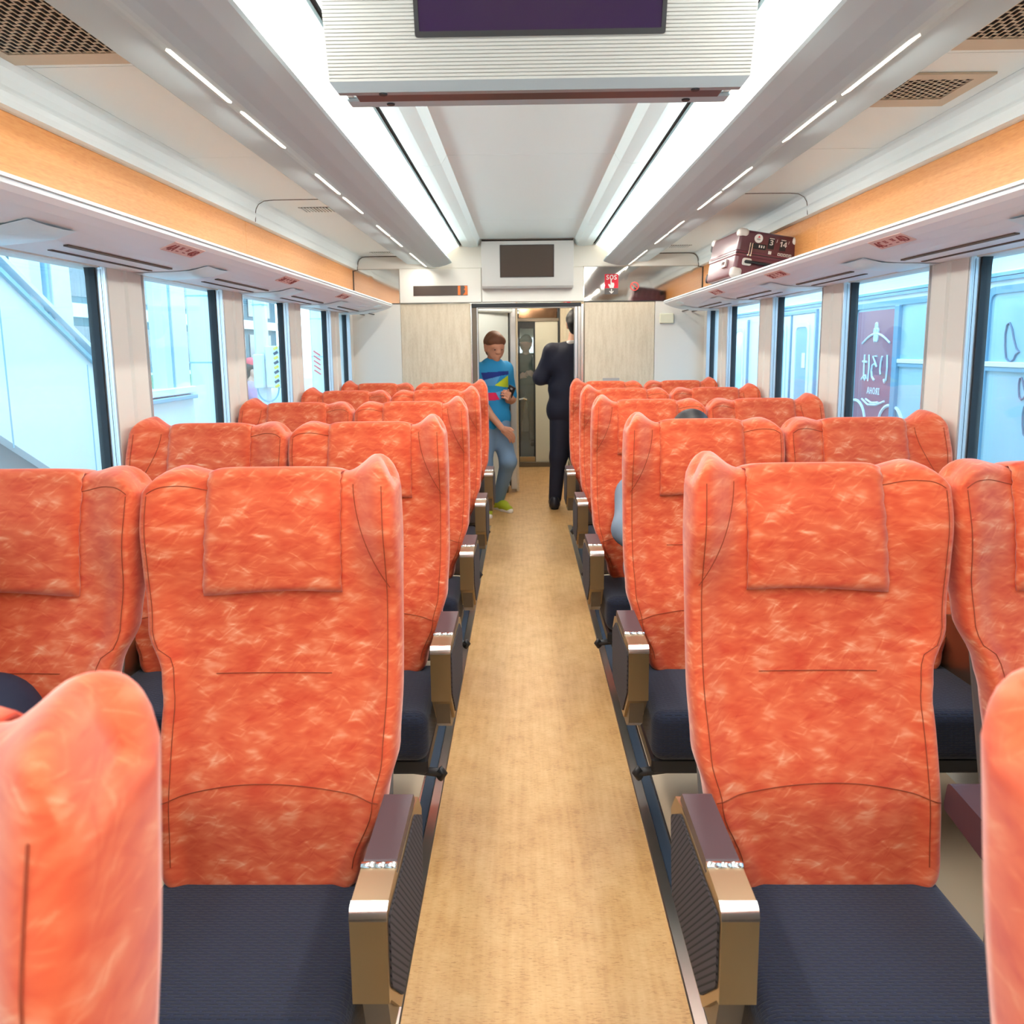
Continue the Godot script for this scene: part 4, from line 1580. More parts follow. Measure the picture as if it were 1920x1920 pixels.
func hair_bones(c: Vector3, look: Vector3, size := 1.0) -> Array:
	var z := look.normalized()
	var x := Vector3.UP.cross(z).normalized()
	var y := z.cross(x)
	var B := Transform3D(Basis(x, y, z) * size, c)
	var l := []
	for q in [[0, 0.056, -0.020, 0, 0.060, 0.020, 0.079, 0.068], [0, 0.0, -0.045, 0, 0.04, -0.040, 0.070, 0.070], [-0.040, 0.04, -0.02, -0.046, 0.055, 0.03, 0.050, 0.038], [0.040, 0.04, -0.02, 0.046, 0.055, 0.03, 0.050, 0.038], [0, -0.045, -0.05, 0, 0.0, -0.05, 0.052, 0.062]]:
		l.append([B * Vector3(q[0], q[1], q[2]), B * Vector3(q[3], q[4], q[5]), q[6] * size, q[7] * size])
	return l

func add_eyes(p: Node3D, c: Vector3, look: Vector3, size := 1.0):
	var z := look.normalized()
	var x := Vector3.UP.cross(z).normalized()
	var B := Transform3D(Basis(x, z.cross(x), z) * size, c - p.position)
	for s in [-1.0, 1.0]:
		var st := mb(true)
		nets(st, [[B * Vector3(s * 0.030, -0.002, 0.0855), B * Vector3(s * 0.034, -0.002, 0.0835), 0.0065, 0.0065]], 0.003, 0.002)
		put("eye", st, M.hair_dark, p)

# wrist, direction of the fingers, thumb side, curl 0..1
func hand_bones(w: Vector3, dir: Vector3, thumb: Vector3, curl: float, palm_in: Vector3) -> Array:
	var d := dir.normalized()
	var t := (thumb - d * thumb.dot(d)).normalized()
	var n := palm_in.normalized()
	var l := []
	l.append([w, w + d * 0.03, 0.022, 0.022])
	for k in 4:
		var o := t * (0.030 - 0.020 * k)
		var base := w + d * (0.082 - 0.004 * absf(k - 1.3)) + o
		l.append([w + d * 0.02 + o * 0.7, base, 0.015, 0.011])
		var len: float = [0.040, 0.046, 0.043, 0.034][k]
		var a := 0.25 + curl * 1.1
		var p1 := base + (d * cos(a) + n * sin(a)) * len
		var a2 := a + 0.2 + curl * 1.2
		var p2 := p1 + (d * cos(a2) + n * sin(a2)) * len * 0.65
		var a3 := a2 + 0.1 + curl * 0.7
		var p3 := p2 + (d * cos(a3) + n * sin(a3)) * len * 0.5
		l.append([base, p1, 0.0095, 0.0085]); l.append([p1, p2, 0.0085, 0.0078]); l.append([p2, p3, 0.0078, 0.007])
	var tb := w + d * 0.022 + t * 0.022
	var t1 := tb + (t * 0.6 + d * 0.7 + n * 0.3 * (0.4 + curl)).normalized() * 0.042
	l.append([tb, t1, 0.014, 0.011])
	l.append([t1, t1 + (d * 0.9 + t * 0.15 + n * 0.5 * curl).normalized() * 0.032, 0.0105, 0.008])
	return l

func grown(bones: Array, by: float) -> Array:
	var l := []
	for b in bones: l.append([b[0], b[1], b[2] + by, b[3] + by])
	return l

func V(x: float, y: float, z: float) -> Vector3:
	return Vector3(x, y, z)

func shoe(p: Node3D, heel: Vector3, toe: Vector3, m: Material, sole: Material):
	var d := toe - heel
	var up := Vector3.UP
	flesh("shoe", [[[[heel + up * 0.055, heel + up * 0.085, 0.044, 0.040], [heel + up * 0.045, heel + d * 0.45 + up * 0.05, 0.042, 0.042], [heel + d * 0.45 + up * 0.045, toe + up * 0.030 - d.normalized() * 0.04, 0.042, 0.032]], 0.010, 0.03]], m, p)
	flesh("shoe_sole", [[[[heel + up * 0.016, heel + d * 0.5 + up * 0.016, 0.036, 0.038], [heel + d * 0.5 + up * 0.016, toe + up * 0.016 - d.normalized() * 0.03, 0.038, 0.030]], 0.008, 0.02]], sole, p)

func shirt_image() -> Image:
	# print of the shirt in the body's own x, y; 1 m wide, centred on x = 0, y from 0.5 to 1.5
	var im := Image.create(256, 256, false, Image.FORMAT_RGB8)
	im.fill(Color8(34, 138, 196))
	var polys := [
		[Color8(26, 50, 134), [[-0.10, 1.240], [0.13, 1.250], [0.13, 1.220], [0.06, 1.210], [-0.08, 1.175]]],
		[Color8(86, 156, 214), [[-0.09, 1.175], [0.06, 1.210], [0.02, 1.125], [-0.08, 1.130]]],
		[Color8(196, 212, 44), [[0.012, 1.130], [0.128, 1.213], [0.128, 1.105]]],
		[Color8(218, 30, 84), [[-0.10, 1.070], [0.02, 1.070], [0.055, 1.005], [-0.10, 1.000]]],
		[Color8(96, 166, 222), [[0.02, 1.070], [0.12, 1.095], [0.12, 1.005], [0.055, 1.005]]],
		[Color8(236, 234, 232), [[-0.22, 1.085], [-0.105, 1.080], [-0.10, 1.025], [-0.22, 1.030]]],
		[Color8(96, 166, 222), [[-0.22, 0.915], [-0.13, 0.945], [-0.19, 0.855], [-0.22, 0.855]]],
	]
	for py in 256:
		for px in 256:
			var v := Vector2(px / 256.0 - 0.5, 1.5 - py / 256.0)
			for q in polys:
				var pg := PackedVector2Array()
				for c in q[1]: pg.append(Vector2(c[0], c[1]))
				if Geometry2D.is_point_in_polygon(v, pg): im.set_pixel(px, py, q[0])
	return im

func build_people():
	mat("skin", Color8(206, 146, 120), 0.55)
	mat("skin_light", Color8(222, 172, 146), 0.55)
	mat("hair_brown", Color8(116, 72, 50), 0.6)
	mat("hair_dark", Color8(26, 23, 26), 0.55)
	mat("jeans", Color8(116, 144, 176), 0.85)
	mat("blue_cloth", Color8(34, 138, 196), 0.8)
	mat("suit", Color8(28, 32, 54), 0.75)
	mat("lime", Color8(176, 186, 40), 0.6)
	mat("dark_shoe", Color8(26, 28, 44), 0.35)
	mat("shirt_white", Color8(232, 226, 226), 0.7)
	mat("denim_dark", Color8(30, 34, 52), 0.85)
	mat("sleeve_grey", Color8(122, 136, 152), 0.85)
	mat("jacket_dark", Color8(46, 48, 46), 0.8)
	mat("strap", Color8(168, 156, 150), 0.7)
	mat("navy_cloth", Color8(26, 32, 56), 0.8)
	mat("cap_red", Color8(226, 84, 92), 0.7)
	mat("mauve", Color8(170, 140, 168), 0.8)
	var shirt := mat("blue_shirt", Color.WHITE, 0.8)
	shirt.albedo_texture = tex(shirt_image())
	shirt.uv1_offset = Vector3(0.5, 1.5, 0)
	walker()
	suited()
	distant()
	sitters()

func walker():
	var p := thing("person", "person in bright blue shirt, jeans and lime shoes stepping through the doorway", "person", V(-0.30, 0, -7.0))
	var head := V(-0.287, 1.452, -6.99)
	var look := V(0.42, -0.22, 0.85)
	var torso := [[V(-0.385, 1.19, -6.95), V(-0.245, 1.20, -7.05), 0.095, 0.095], [V(-0.375, 1.00, -6.96), V(-0.255, 1.00, -7.04), 0.098, 0.098], [V(-0.37, 0.86, -6.96), V(-0.26, 0.86, -7.03), 0.098, 0.098], [V(-0.31, 1.24, -7.0), V(-0.31, 0.90, -7.0), 0.11, 0.11], [V(-0.425, 1.255, -6.92), V(-0.20, 1.265, -7.09), 0.055, 0.055]]
	var pelvis := [[V(-0.365, 0.80, -6.96), V(-0.27, 0.80, -7.02), 0.098, 0.098]]
	var neck := [[V(-0.305, 1.25, -7.01), V(-0.295, 1.40, -7.0), 0.054, 0.050]]
	var legs := [[V(-0.37, 0.79, -6.96), V(-0.385, 0.43, -6.89), 0.082, 0.056], [V(-0.385, 0.43, -6.89), V(-0.385, 0.09, -6.90), 0.054, 0.038], [V(-0.265, 0.79, -7.02), V(-0.178, 0.46, -6.94), 0.084, 0.058], [V(-0.178, 0.46, -6.94), V(-0.270, 0.10, -7.10), 0.056, 0.038]]
	var upper := [[V(-0.43, 1.25, -6.92), V(-0.425, 1.00, -6.87), 0.050, 0.042], [V(-0.195, 1.255, -7.09), V(-0.150, 1.00, -7.09), 0.050, 0.042]]
	var fore := [[V(-0.425, 1.00, -6.87), V(-0.225, 0.765, -6.82), 0.041, 0.027], [V(-0.150, 1.00, -7.09), V(-0.168, 1.005, -6.95), 0.040, 0.028]]
	var body := []
	for l in [torso, pelvis, neck, legs, upper, fore]: body.append_array(l)
	flesh("body", [[body, 0.013, 0.035], [head_bones(head, look, 1.0), 0.006, 0.016], [hand_bones(V(-0.225, 0.765, -6.82), V(0.8, -0.62, 0.1), V(0.5, 0.6, 0.3), 0.15, V(-0.3, -0.4, -0.5)), 0.005, 0.006], [hand_bones(V(-0.168, 1.005, -6.95), V(0.05, 0.35, 0.9), V(0.35, 0.9, -0.2), 0.75, V(-0.7, 0.3, 0.0)), 0.005, 0.006]], M.skin, p)
	add_eyes(p, head, look)
	var sh := torso.duplicate()
	sh.append([V(-0.36, 0.80, -6.96), V(-0.27, 0.815, -7.03), 0.104, 0.100])
	flesh("shirt", [[grown(sh, 0.010) + [[V(-0.43, 1.25, -6.92), V(-0.427, 1.01, -6.87), 0.066, 0.066], [V(-0.195, 1.255, -7.09), V(-0.155, 1.03, -7.09), 0.064, 0.060], [V(-0.335, 1.305, -7.0), V(-0.265, 1.305, -7.0), 0.050, 0.050]], 0.012, 0.035]], M.blue_shirt, p, true)
	flesh("trousers", [[grown(legs, 0.014) + grown(pelvis, 0.008), 0.012, 0.04]], M.jeans, p)
	flesh("hair", [[hair_bones(head, look, 1.03), 0.008, 0.02]], M.hair_brown, p)
	flesh("collar", [[[[V(-0.35, 1.315, -6.97), V(-0.30, 1.295, -6.925), 0.022, 0.020], [V(-0.30, 1.295, -6.925), V(-0.245, 1.32, -6.99), 0.020, 0.022]], 0.008, 0.02]], M.blue_cloth, p)
	shoe(p, V(-0.385, 0, -6.92), V(-0.335, 0, -6.70), M.lime, M.sign_white)
	shoe(p, V(-0.285, 0.0, -7.13), V(-0.150, 0.0, -6.93), M.lime, M.sign_white)
	var ph := thing("phone", "black phone held up in the hand of the person in the blue shirt", "phone", V(-0.150, 1.075, -6.905))
	ph.rotation = Vector3(0.5, -0.5, -0.6)
	bx("case", Vector3.ZERO, Vector3(0.066, 0.13, 0.010), M.plastic, ph, 0.004)
	bx("lens", V(0, 0.035, 0.0055), Vector3(0.02, 0.02, 0.002), M.plate_grey, ph, 0.0)

func suited():
	var p := thing("person", "person in a dark navy suit standing with back turned right of the doorway", "person", V(0.372, 0, -7.15))
	var head := V(0.438, 1.645, -7.20)
	var look := V(0.25, -0.1, -0.95)
	var torso := [[V(0.29, 1.31, -7.15), V(0.455, 1.31, -7.15), 0.112, 0.112], [V(0.30, 1.08, -7.15), V(0.445, 1.08, -7.15), 0.108, 0.108], [V(0.30, 0.93, -7.15), V(0.445, 0.93, -7.15), 0.110, 0.110], [V(0.22, 1.405, -7.15), V(0.535, 1.405, -7.15), 0.062, 0.062], [V(0.372, 1.36, -7.14), V(0.372, 0.95, -7.14), 0.12, 0.12]]
	var neck := [[V(0.395, 1.42, -7.15), V(0.428, 1.58, -7.19), 0.058, 0.055]]
	var arms := [[V(0.215, 1.40, -7.15), V(0.112, 1.18, -7.17), 0.056, 0.046], [V(0.112, 1.18, -7.17), V(0.24, 1.15, -7.42), 0.044, 0.030], [V(0.54, 1.40, -7.15), V(0.62, 1.17, -7.18), 0.056, 0.046], [V(0.62, 1.17, -7.18), V(0.50, 1.15, -7.42), 0.044, 0.030]]
	var legs := [[V(0.295, 0.86, -7.15), V(0.270, 0.47, -7.13), 0.088, 0.062], [V(0.270, 0.47, -7.13), V(0.240, 0.09, -7.15), 0.058, 0.042], [V(0.445, 0.86, -7.15), V(0.455, 0.47, -7.15), 0.088, 0.062], [V(0.455, 0.47, -7.15), V(0.470, 0.09, -7.17), 0.058, 0.042]]
	flesh("body", [[torso + neck + arms + legs, 0.014, 0.04], [head_bones(head, look), 0.007, 0.016], [hand_bones(V(0.24, 1.15, -7.42), V(0.5, 0.2, -0.7), V(0.2, 0.9, 0.1), 0.6, V(0.6, 0, 0.2)), 0.006, 0.006], [hand_bones(V(0.50, 1.15, -7.42), V(-0.5, 0.2, -0.7), V(-0.2, 0.9, 0.1), 0.6, V(-0.6, 0, 0.2)), 0.006, 0.006]], M.skin_light, p)
	add_eyes(p, head, look)
	flesh("jacket", [[grown(torso, 0.014) + [[V(0.285, 0.875, -7.15), V(0.46, 0.875, -7.15), 0.118, 0.118]] + grown(arms, 0.016), 0.013, 0.045]], M.suit, p)
	flesh("trousers", [[grown(legs, 0.016) + [[V(0.30, 0.90, -7.15), V(0.44, 0.90, -7.15), 0.10, 0.10]], 0.013, 0.035]], M.suit, p)
	flesh("collar", [[[[V(0.375, 1.475, -7.10), V(0.44, 1.485, -7.12), 0.026, 0.026], [V(0.35, 1.475, -7.14), V(0.37, 1.47, -7.10), 0.024, 0.026]], 0.008, 0.03]], M.shirt_white, p)
	flesh("hair", [[hair_bones(head, look, 1.05), 0.008, 0.02]], M.hair_dark, p)
	shoe(p, V(0.235, 0, -7.10), V(0.225, 0, -7.34), M.dark_shoe, M.rubber)
	shoe(p, V(0.475, 0, -7.12), V(0.485, 0, -7.36), M.dark_shoe, M.rubber)

func distant():
	var p := thing("person", "dim person with backpack straps seen through the narrow glass door beyond the vestibule", "person", V(0.0, 0, -11.9))
	var head := V(0.0, 1.50, -11.9)
	var look := V(-0.3, -0.1, 0.9)
	var torso := [[V(-0.10, 1.22, -11.9), V(0.11, 1.22, -11.9), 0.10, 0.10], [V(-0.07, 0.98, -11.9), V(0.08, 0.98, -11.9), 0.105, 0.105], [V(-0.17, 1.30, -11.9), V(0.18, 1.30, -11.9), 0.055, 0.055]]
	var legs := [[V(-0.09, 0.82, -11.9), V(-0.12, 0.45, -11.82), 0.085, 0.06], [V(-0.12, 0.45, -11.82), V(-0.13, 0.07, -11.9), 0.056, 0.04], [V(0.09, 0.82, -11.9), V(0.10, 0.45, -11.93), 0.085, 0.06], [V(0.10, 0.45, -11.93), V(0.09, 0.07, -12.0), 0.056, 0.04]]
	var arms := [[V(-0.18, 1.29, -11.9), V(-0.25, 1.04, -11.85), 0.048, 0.042], [V(-0.25, 1.04, -11.85), V(-0.10, 1.02, -11.68), 0.04, 0.028], [V(0.18, 1.29, -11.9), V(0.24, 1.03, -11.9), 0.048, 0.042], [V(0.24, 1.03, -11.9), V(0.12, 1.05, -11.68), 0.04, 0.028]]
	flesh("body", [[torso + legs + arms + [[V(0, 1.3, -11.9), V(0, 1.43, -11.9), 0.052, 0.05]], 0.018, 0.04], [head_bones(head, look), 0.010, 0.016], [hand_bones(V(-0.10, 1.02, -11.68), V(0.5, 0.3, 0.6), V(0.2, 0.9, 0), 0.6, V(0.6, 0, -0.2)), 0.007, 0.006], [hand_bones(V(0.12, 1.05, -11.68), V(-0.5, 0.3, 0.6), V(-0.2, 0.9, 0), 0.6, V(-0.6, 0, -0.2)), 0.007, 0.006]], M.skin, p)
	flesh("jacket", [[grown(torso, 0.016) + grown(arms, 0.014), 0.018, 0.04]], M.jacket_dark, p)
	flesh("trousers", [[grown(legs, 0.014) + [[V(-0.07, 0.86, -11.9), V(0.07, 0.86, -11.9), 0.105, 0.105]], 0.018, 0.04]], M.denim_dark, p)
	flesh("hair", [[hair_bones(head, look, 1.05), 0.012, 0.02]], M.hair_dark, p)
	for s in [-1.0, 1.0]:
		var st := mb(true)
		tube(st, [V(s * 0.09, 1.355, -0.02), V(s * 0.10, 1.33, 0.06), V(s * 0.11, 1.22, 0.118), V(s * 0.12, 1.05, 0.115)], 0.014, 8)
		put("strap", st, M.strap, p)
	shoe(p, V(-0.13, 0, -11.93), V(-0.15, 0, -11.70), M.dark_shoe, M.rubber)
	shoe(p, V(0.09, 0, -12.03), V(0.09, 0, -11.80), M.dark_shoe, M.rubber)

func sit(label: String, x: float, zs: float, hx: float, hy: float, tilt: float, top: Material, bottom: Material, hair: Material, drop: float, sp := 1.0):
	# zs: the z of the seat's own origin; facing +z
	var p := thing("person", label, "person", V(x, 0, zs))
	var head := V(hx, hy, zs + 0.18)
	var look := V(0.12 * signf(tilt), -0.35, 0.9)
	var sy := 0.845 - drop
	var torso := [[V(x - 0.10, 0.50, zs + 0.36), V(x + 0.10, 0.50, zs + 0.36), 0.10, 0.10], [V(x - 0.09, 0.64, zs + 0.29), V(x + 0.09, 0.64, zs + 0.29), 0.098, 0.098], [V(x - 0.10, 0.79 - drop, zs + 0.22), V(x + 0.10, 0.79 - drop, zs + 0.22), 0.10, 0.10], [V(x - 0.16 * sp, sy + 0.02, zs + 0.20), V(x + 0.16 * sp, sy + 0.02, zs + 0.20), 0.055, 0.055]]
	var neck := [[V(x, sy + 0.02, zs + 0.20), head + V(0, -0.09, -0.01), 0.055, 0.052]]
	var arms := [[V(x - 0.175 * sp, sy, zs + 0.20), V(x - 0.215 * sp, 0.665, zs + 0.36), 0.050, 0.043], [V(x - 0.215 * sp, 0.665, zs + 0.36), V(x - 0.13, 0.585, zs + 0.55), 0.041, 0.029], [V(x + 0.175 * sp, sy, zs + 0.20), V(x + 0.215 * sp, 0.62, zs + 0.36), 0.050, 0.043], [V(x + 0.215 * sp, 0.62, zs + 0.36), V(x + 0.10, 0.585, zs + 0.52), 0.041, 0.029]]
	var legs := [[V(x - 0.09, 0.50, zs + 0.36), V(x - 0.115, 0.51, zs + 0.76), 0.082, 0.060], [V(x - 0.115, 0.50, zs + 0.76), V(x - 0.11, 0.09, zs + 0.74), 0.058, 0.040], [V(x + 0.09, 0.50, zs + 0.36), V(x + 0.115, 0.51, zs + 0.76), 0.082, 0.060], [V(x + 0.115, 0.50, zs + 0.76), V(x + 0.11, 0.09, zs + 0.74), 0.058, 0.040]]
	flesh("body", [[torso + neck + arms + legs, 0.014, 0.04], [head_bones(head, look), 0.007, 0.016], [hand_bones(V(x - 0.13, 0.585, zs + 0.55), V(0.4, -0.1, 0.7), V(0.6, 0.7, 0), 0.4, V(0, -0.9, 0)), 0.006, 0.006], [hand_bones(V(x + 0.10, 0.585, zs + 0.52), V(-0.4, -0.1, 0.7), V(-0.6, 0.7, 0), 0.4, V(0, -0.9, 0)), 0.006, 0.006]], M.skin_light, p)
	add_eyes(p, head, look)
	flesh("top", [[grown(torso, 0.014) + grown(arms, 0.018), 0.012, 0.04]], top, p)
	flesh("trousers", [[grown(legs, 0.014) + [[V(x - 0.09, 0.50, zs + 0.36), V(x + 0.09, 0.50, zs + 0.36), 0.11, 0.11]], 0.014, 0.04]], bottom, p)
	flesh("hair", [[hair_bones(head, look, 1.06), 0.009, 0.02]], hair, p)
	shoe(p, V(x - 0.11, 0, zs + 0.70), V(x - 0.12, 0, zs + 0.94), M.dark_shoe, M.rubber)
	shoe(p, V(x + 0.11, 0, zs + 0.70), V(x + 0.12, 0, zs + 0.94), M.dark_shoe, M.rubber)

func sitters():
	sit("seated passenger with black hair showing over a headrest, grey-blue sleeve beside the aisle", 0.600, -3.727, 0.705, 1.022, 1.0, M.sleeve_grey, M.denim_dark, M.hair_dark, 0.06, 0.92)
	sit("passenger in a navy top at the left edge, only a shoulder in view", -1.165, -1.631, -1.22, 0.98, 0.0, M.navy_cloth, M.denim_dark, M.hair_dark, 0.10, 0.62)

# ------------------------------------------------------------------ outside, left: platform with a glazed stair and station buildings
func zy(x: float) -> Transform3D:
	# local (a, b) -> z = a, y = b; depth along -x
	return Transform3D(Basis(Vector3(0, 0, 1), Vector3(0, 1, 0), Vector3(-1, 0, 0)), Vector3(x, 0, 0))

func build_outside_left():
	mat("stair_white", Color8(232, 240, 242), 0.5)
	mat("concrete", Color8(150, 156, 158), 0.8)
	mat("stone", Color8(176, 180, 178), 0.85)
	mat("joint", Color8(150, 190, 206), 0.8)
	mat("teal_roof", Color8(70, 160, 146), 0.6)
	mat("building", Color8(66, 92, 96), 0.8)
	mat("building_glass", Color8(30, 52, 60), 0.15)
	mat("post_white", Color8(216, 226, 228), 0.5)
	mat("hazard_yellow", Color8(236, 200, 60), 0.6)
	mat("hazard_dark", Color8(52, 66, 84), 0.6)
	mat("leaf", Color8(104, 132, 70), 0.9)
	mat("stair_glass", Color(0.6, 0.9, 0.95, 0.04), 0.03).transparency = BaseMaterial3D.TRANSPARENCY_ALPHA
	var g := struct_root("floor_platform")
	bx("platform", Vector3(-8.1, -0.56, -14.0), Vector3(12.4, 1.0, 60.0), M.stone, g, 0.0)
	bx("edge_line", Vector3(-2.15, -0.055, -14.0), Vector3(0.10, 0.006, 60.0), M.post_white, g, 0.0)
	bx("tactile_line", Vector3(-3.0, -0.055, -14.0), Vector3(0.30, 0.008, 60.0), M.hazard_yellow, g, 0.0)
	# the stair's white side
	var s := thing("stairway", "white panelled stairway enclosure on the platform outside the left windows", "stairs")
	var st := mb()
	prism(st, PackedVector2Array([Vector2(-1.0, 3.45), Vector2(-5.05, 1.10), Vector2(-5.94, 1.10), Vector2(-5.94, -0.06), Vector2(-5.66, -0.06), Vector2(-1.0, 2.62)]), 0.0, 0.10, zy(-2.5))
	put("parapet", st, M.stair_white, s)
	st = mb()
	prism(st, PackedVector2Array([Vector2(-1.0, 2.63), Vector2(-5.66, -0.05), Vector2(-4.9, -0.05), Vector2(-1.0, 2.1)]), 0.0, 0.06, zy(-2.56))
	put("stringer", st, M.concrete, s)
	st = mb()
	prism(st, PackedVector2Array([Vector2(-1.0, 2.11), Vector2(-4.9, -0.05), Vector2(-0.6, -0.05)]), 0.0, 0.06, zy(-2.70))
	put("under_wall", st, M.stone, s)
	for k in 2:
		st = mb()
		var up := 0.0 if k == 0 else 0.075
		prism(st, PackedVector2Array([Vector2(-1.0, 3.45 + up), Vector2(-5.05, 1.10 + up), Vector2(-5.05, 1.125 + up), Vector2(-1.0, 3.475 + up)]), -0.02, 0.12, zy(-2.5))
		put("rail_cap", st, M.stair_white if k else M.joint, s)
	bx("sill", Vector3(-2.52, 1.115, -5.50), Vector3(0.12, 0.03, 0.88), M.joint, s, 0.004)
	bx("sill", Vector3(-2.53, 1.165, -5.50), Vector3(0.12, 0.05, 0.88), M.stair_white, s, 0.006)
	for q in [[-3.80, 0.010], [-4.52, 0.008], [-5.3, 0.006]]:
		var yt: float = 3.45 + (q[0] + 1.0) * 0.58
		bx("panel_joint", Vector3(-2.4995, (yt + maxf(0.0, yt - 0.83)) / 2 - 0.02, q[0]), Vector3(0.002, minf(0.8, yt), q[1]), M.joint, s, 0.0)
	for q in [[-4.13, 0.10, 0], [-4.235, 0.022, 1], [-4.36, 0.17, 2], [-5.60, 0.10, 0], [-5.665, 0.02, 1], [-5.82, 0.24, 2]]:
		bx("mullion", Vector3(-2.56, 2.6, q[0]), Vector3(0.10, 3.4, q[1]), [M.post_white, M.joint, M.stair_white][q[2]], s, 0.004)
	bx("glazing", Vector3(-2.56, 2.6, -4.98), Vector3(0.01, 2.95, 1.12), M.stair_glass, s, 0.0)
	# canopy posts along the platform
	for k in 3:
		var px: float = [-2.75, -2.696, -3.1][k]
		var pz: float = [-6.85, -8.20, -12.0][k]
		var post := thing("canopy_post", ["pale square canopy post just past the white stairway", "pale post behind the striped equipment cabinet on the platform", "pale post seen through the last left window before the end wall"][k], "post")
		var pw: float = [0.20, 0.12, 0.16][k]
		bx("shaft", Vector3(px, 2.2, pz), Vector3(pw, 4.5, pw), M.post_white, post, 0.02)
		bx("foot", Vector3(px, 0.04, pz), Vector3(0.30, 0.20, 0.30), M.concrete, post, 0.02)
		for j in 4:
			bx("band", Vector3(px, 0.8 + 0.55 * j, pz), Vector3(pw + 0.004, 0.012, pw + 0.004), M.joint, post, 0.0)
		if k == 2:
			st = mb()
			for j in 5:
				box(st, Vector3(px + 0.01, 1.12 + 0.07 * j, pz + 0.083), Vector3(0.12, 0.02, 0.004), 0.0, Basis(Vector3(0, 0, 1), -0.6))
			put("striped_notice", st, M.ring_red, post)
	var cab := thing("cabinet", "pale equipment cabinet with a yellow and black hazard stripe on a platform post", "cabinet")
	var cz := -8.16
	bx("body", Vector3(-2.563, 1.28, cz), Vector3(0.14, 0.42, 0.17), M.post_white, cab, 0.01)
	bx("side_box", Vector3(-2.685, 1.24, cz + 0.112), Vector3(0.09, 0.34, 0.10), M.post_white, cab, 0.01)
	for j in 9:
		bx("hazard_stripe", Vector3(-2.52, 1.09 + 0.047 * j, cz + 0.087), Vector3(0.05, 0.026, 0.003), M.hazard_yellow if j % 2 == 0 else M.hazard_dark, cab, 0.0, Basis(Vector3(0, 0, 1), 0.5))
	st = mb(true)
	var loop := []
	for j in 17: loop.append(Vector3(-2.635 + 0.11 * cos(PI + PI * j / 16.0), 1.07 + 0.14 * sin(PI + PI * j / 16.0), cz + 0.02))
	tube(st, loop, 0.008, 6)
	put("cable_loop", st, M.joint, cab)
	# canopy roof, station building, opposite platform, greenery
	var roof := thing("canopy", "teal platform canopy roof high outside the left windows", "canopy")
	bx("roof_sheet", Vector3(-7.5, 4.5, -12.0), Vector3(5.5, 0.10, 34.0), M.teal_roof, roof, 0.0)
	for k in 9:
		bx("roof_beam", Vector3(-7.5, 4.35, 2.0 - 4.0 * k), Vector3(5.4, 0.18, 0.12), M.concrete, roof, 0.0)
	var b := thing("station_building", "dim grey-blue station building across the tracks beyond the platform", "building")
	bx("wall", Vector3(-15.5, 2.2, -18.0), Vector3(1.0, 5.6, 62.0), M.building, b, 0.0)
	for k in 26:
		bx("window", Vector3(-14.98, 1.6, 8.0 - 2.2 * k), Vector3(0.06, 1.5, 1.5), M.building_glass, b, 0.02)
		bx("window", Vector3(-14.98, 3.9, 8.0 - 2.2 * k), Vector3(0.06, 1.2, 1.5), M.building_glass, b, 0.02)
	bx("fascia", Vector3(-14.9, 2.85, -18.0), Vector3(0.2, 0.45, 62.0), M.post_white, b, 0.0)
	bx("fascia", Vector3(-14.9, 0.5, -18.0), Vector3(0.2, 0.25, 62.0), M.post_white, b, 0.0)
	for k in 8:
		bx("fascia_sign", Vector3(-14.78, 2.86, -12.0 - 3.5 * k), Vector3(0.04, 0.34, 0.9), M.teal_roof, b, 0.0)
	var shr := thing("hedge", "pale green strip of trackside growth across the platform", "hedge")
	st = mb(true)
	var r2 := RandomNumberGenerator.new()
	r2.seed = 3
	for k in 90:
		var c := Vector3(-13.6 + r2.randf_range(-0.4, 0.4), -0.1 + r2.randf_range(0, 0.35), 6.0 - k * 0.45)
		lathe(st, [Vector2(0.0, -0.35), Vector2(0.30, -0.2), Vector2(0.42, 0.05), Vector2(0.26, 0.3), Vector2(0.0, 0.38)], Transform3D(Basis(Vector3(0, 1, 0), r2.randf() * 6.0).rotated(Vector3(1, 0, 0), r2.randf_range(-0.4, 0.4)), c), 7)
	var foliage := put("foliage", st, M.leaf, shr)
	foliage.set_meta("kind", "stuff")
	# a person with a red cap by the post
	var p := thing("person", "person in a red cap and mauve top standing on the platform beside the striped cabinet", "person", V(-3.30, -0.06, -9.60))
	var x := -3.30
	var z := -9.60
	var head := V(x, 1.20, z)
	var look := V(0.8, -0.1, -0.5)
	var torso := [[V(x - 0.02, 0.95, z - 0.09), V(x + 0.02, 0.95, z + 0.09), 0.10, 0.10], [V(x, 0.74, z - 0.07), V(x, 0.74, z + 0.07), 0.10, 0.10], [V(x, 1.02, z - 0.15), V(x, 1.02, z + 0.15), 0.05, 0.05]]
	var arms := [[V(x, 1.02, z - 0.15), V(x + 0.13, 0.88, z - 0.17), 0.045, 0.04], [V(x + 0.13, 0.88, z - 0.17), V(x + 0.19, 1.08, z - 0.09), 0.038, 0.028], [V(x, 1.02, z + 0.15), V(x + 0.13, 0.84, z + 0.17), 0.045, 0.04], [V(x + 0.13, 0.84, z + 0.17), V(x + 0.20, 1.06, z + 0.08), 0.038, 0.028]]
	var legs := [[V(x, 0.62, z - 0.08), V(x + 0.03, 0.33, z - 0.09), 0.078, 0.055], [V(x + 0.03, 0.33, z - 0.09), V(x, 0.0, z - 0.09), 0.05, 0.036], [V(x, 0.62, z + 0.08), V(x + 0.03, 0.33, z + 0.09), 0.078, 0.055], [V(x + 0.03, 0.33, z + 0.09), V(x, 0.0, z + 0.09), 0.05, 0.036]]
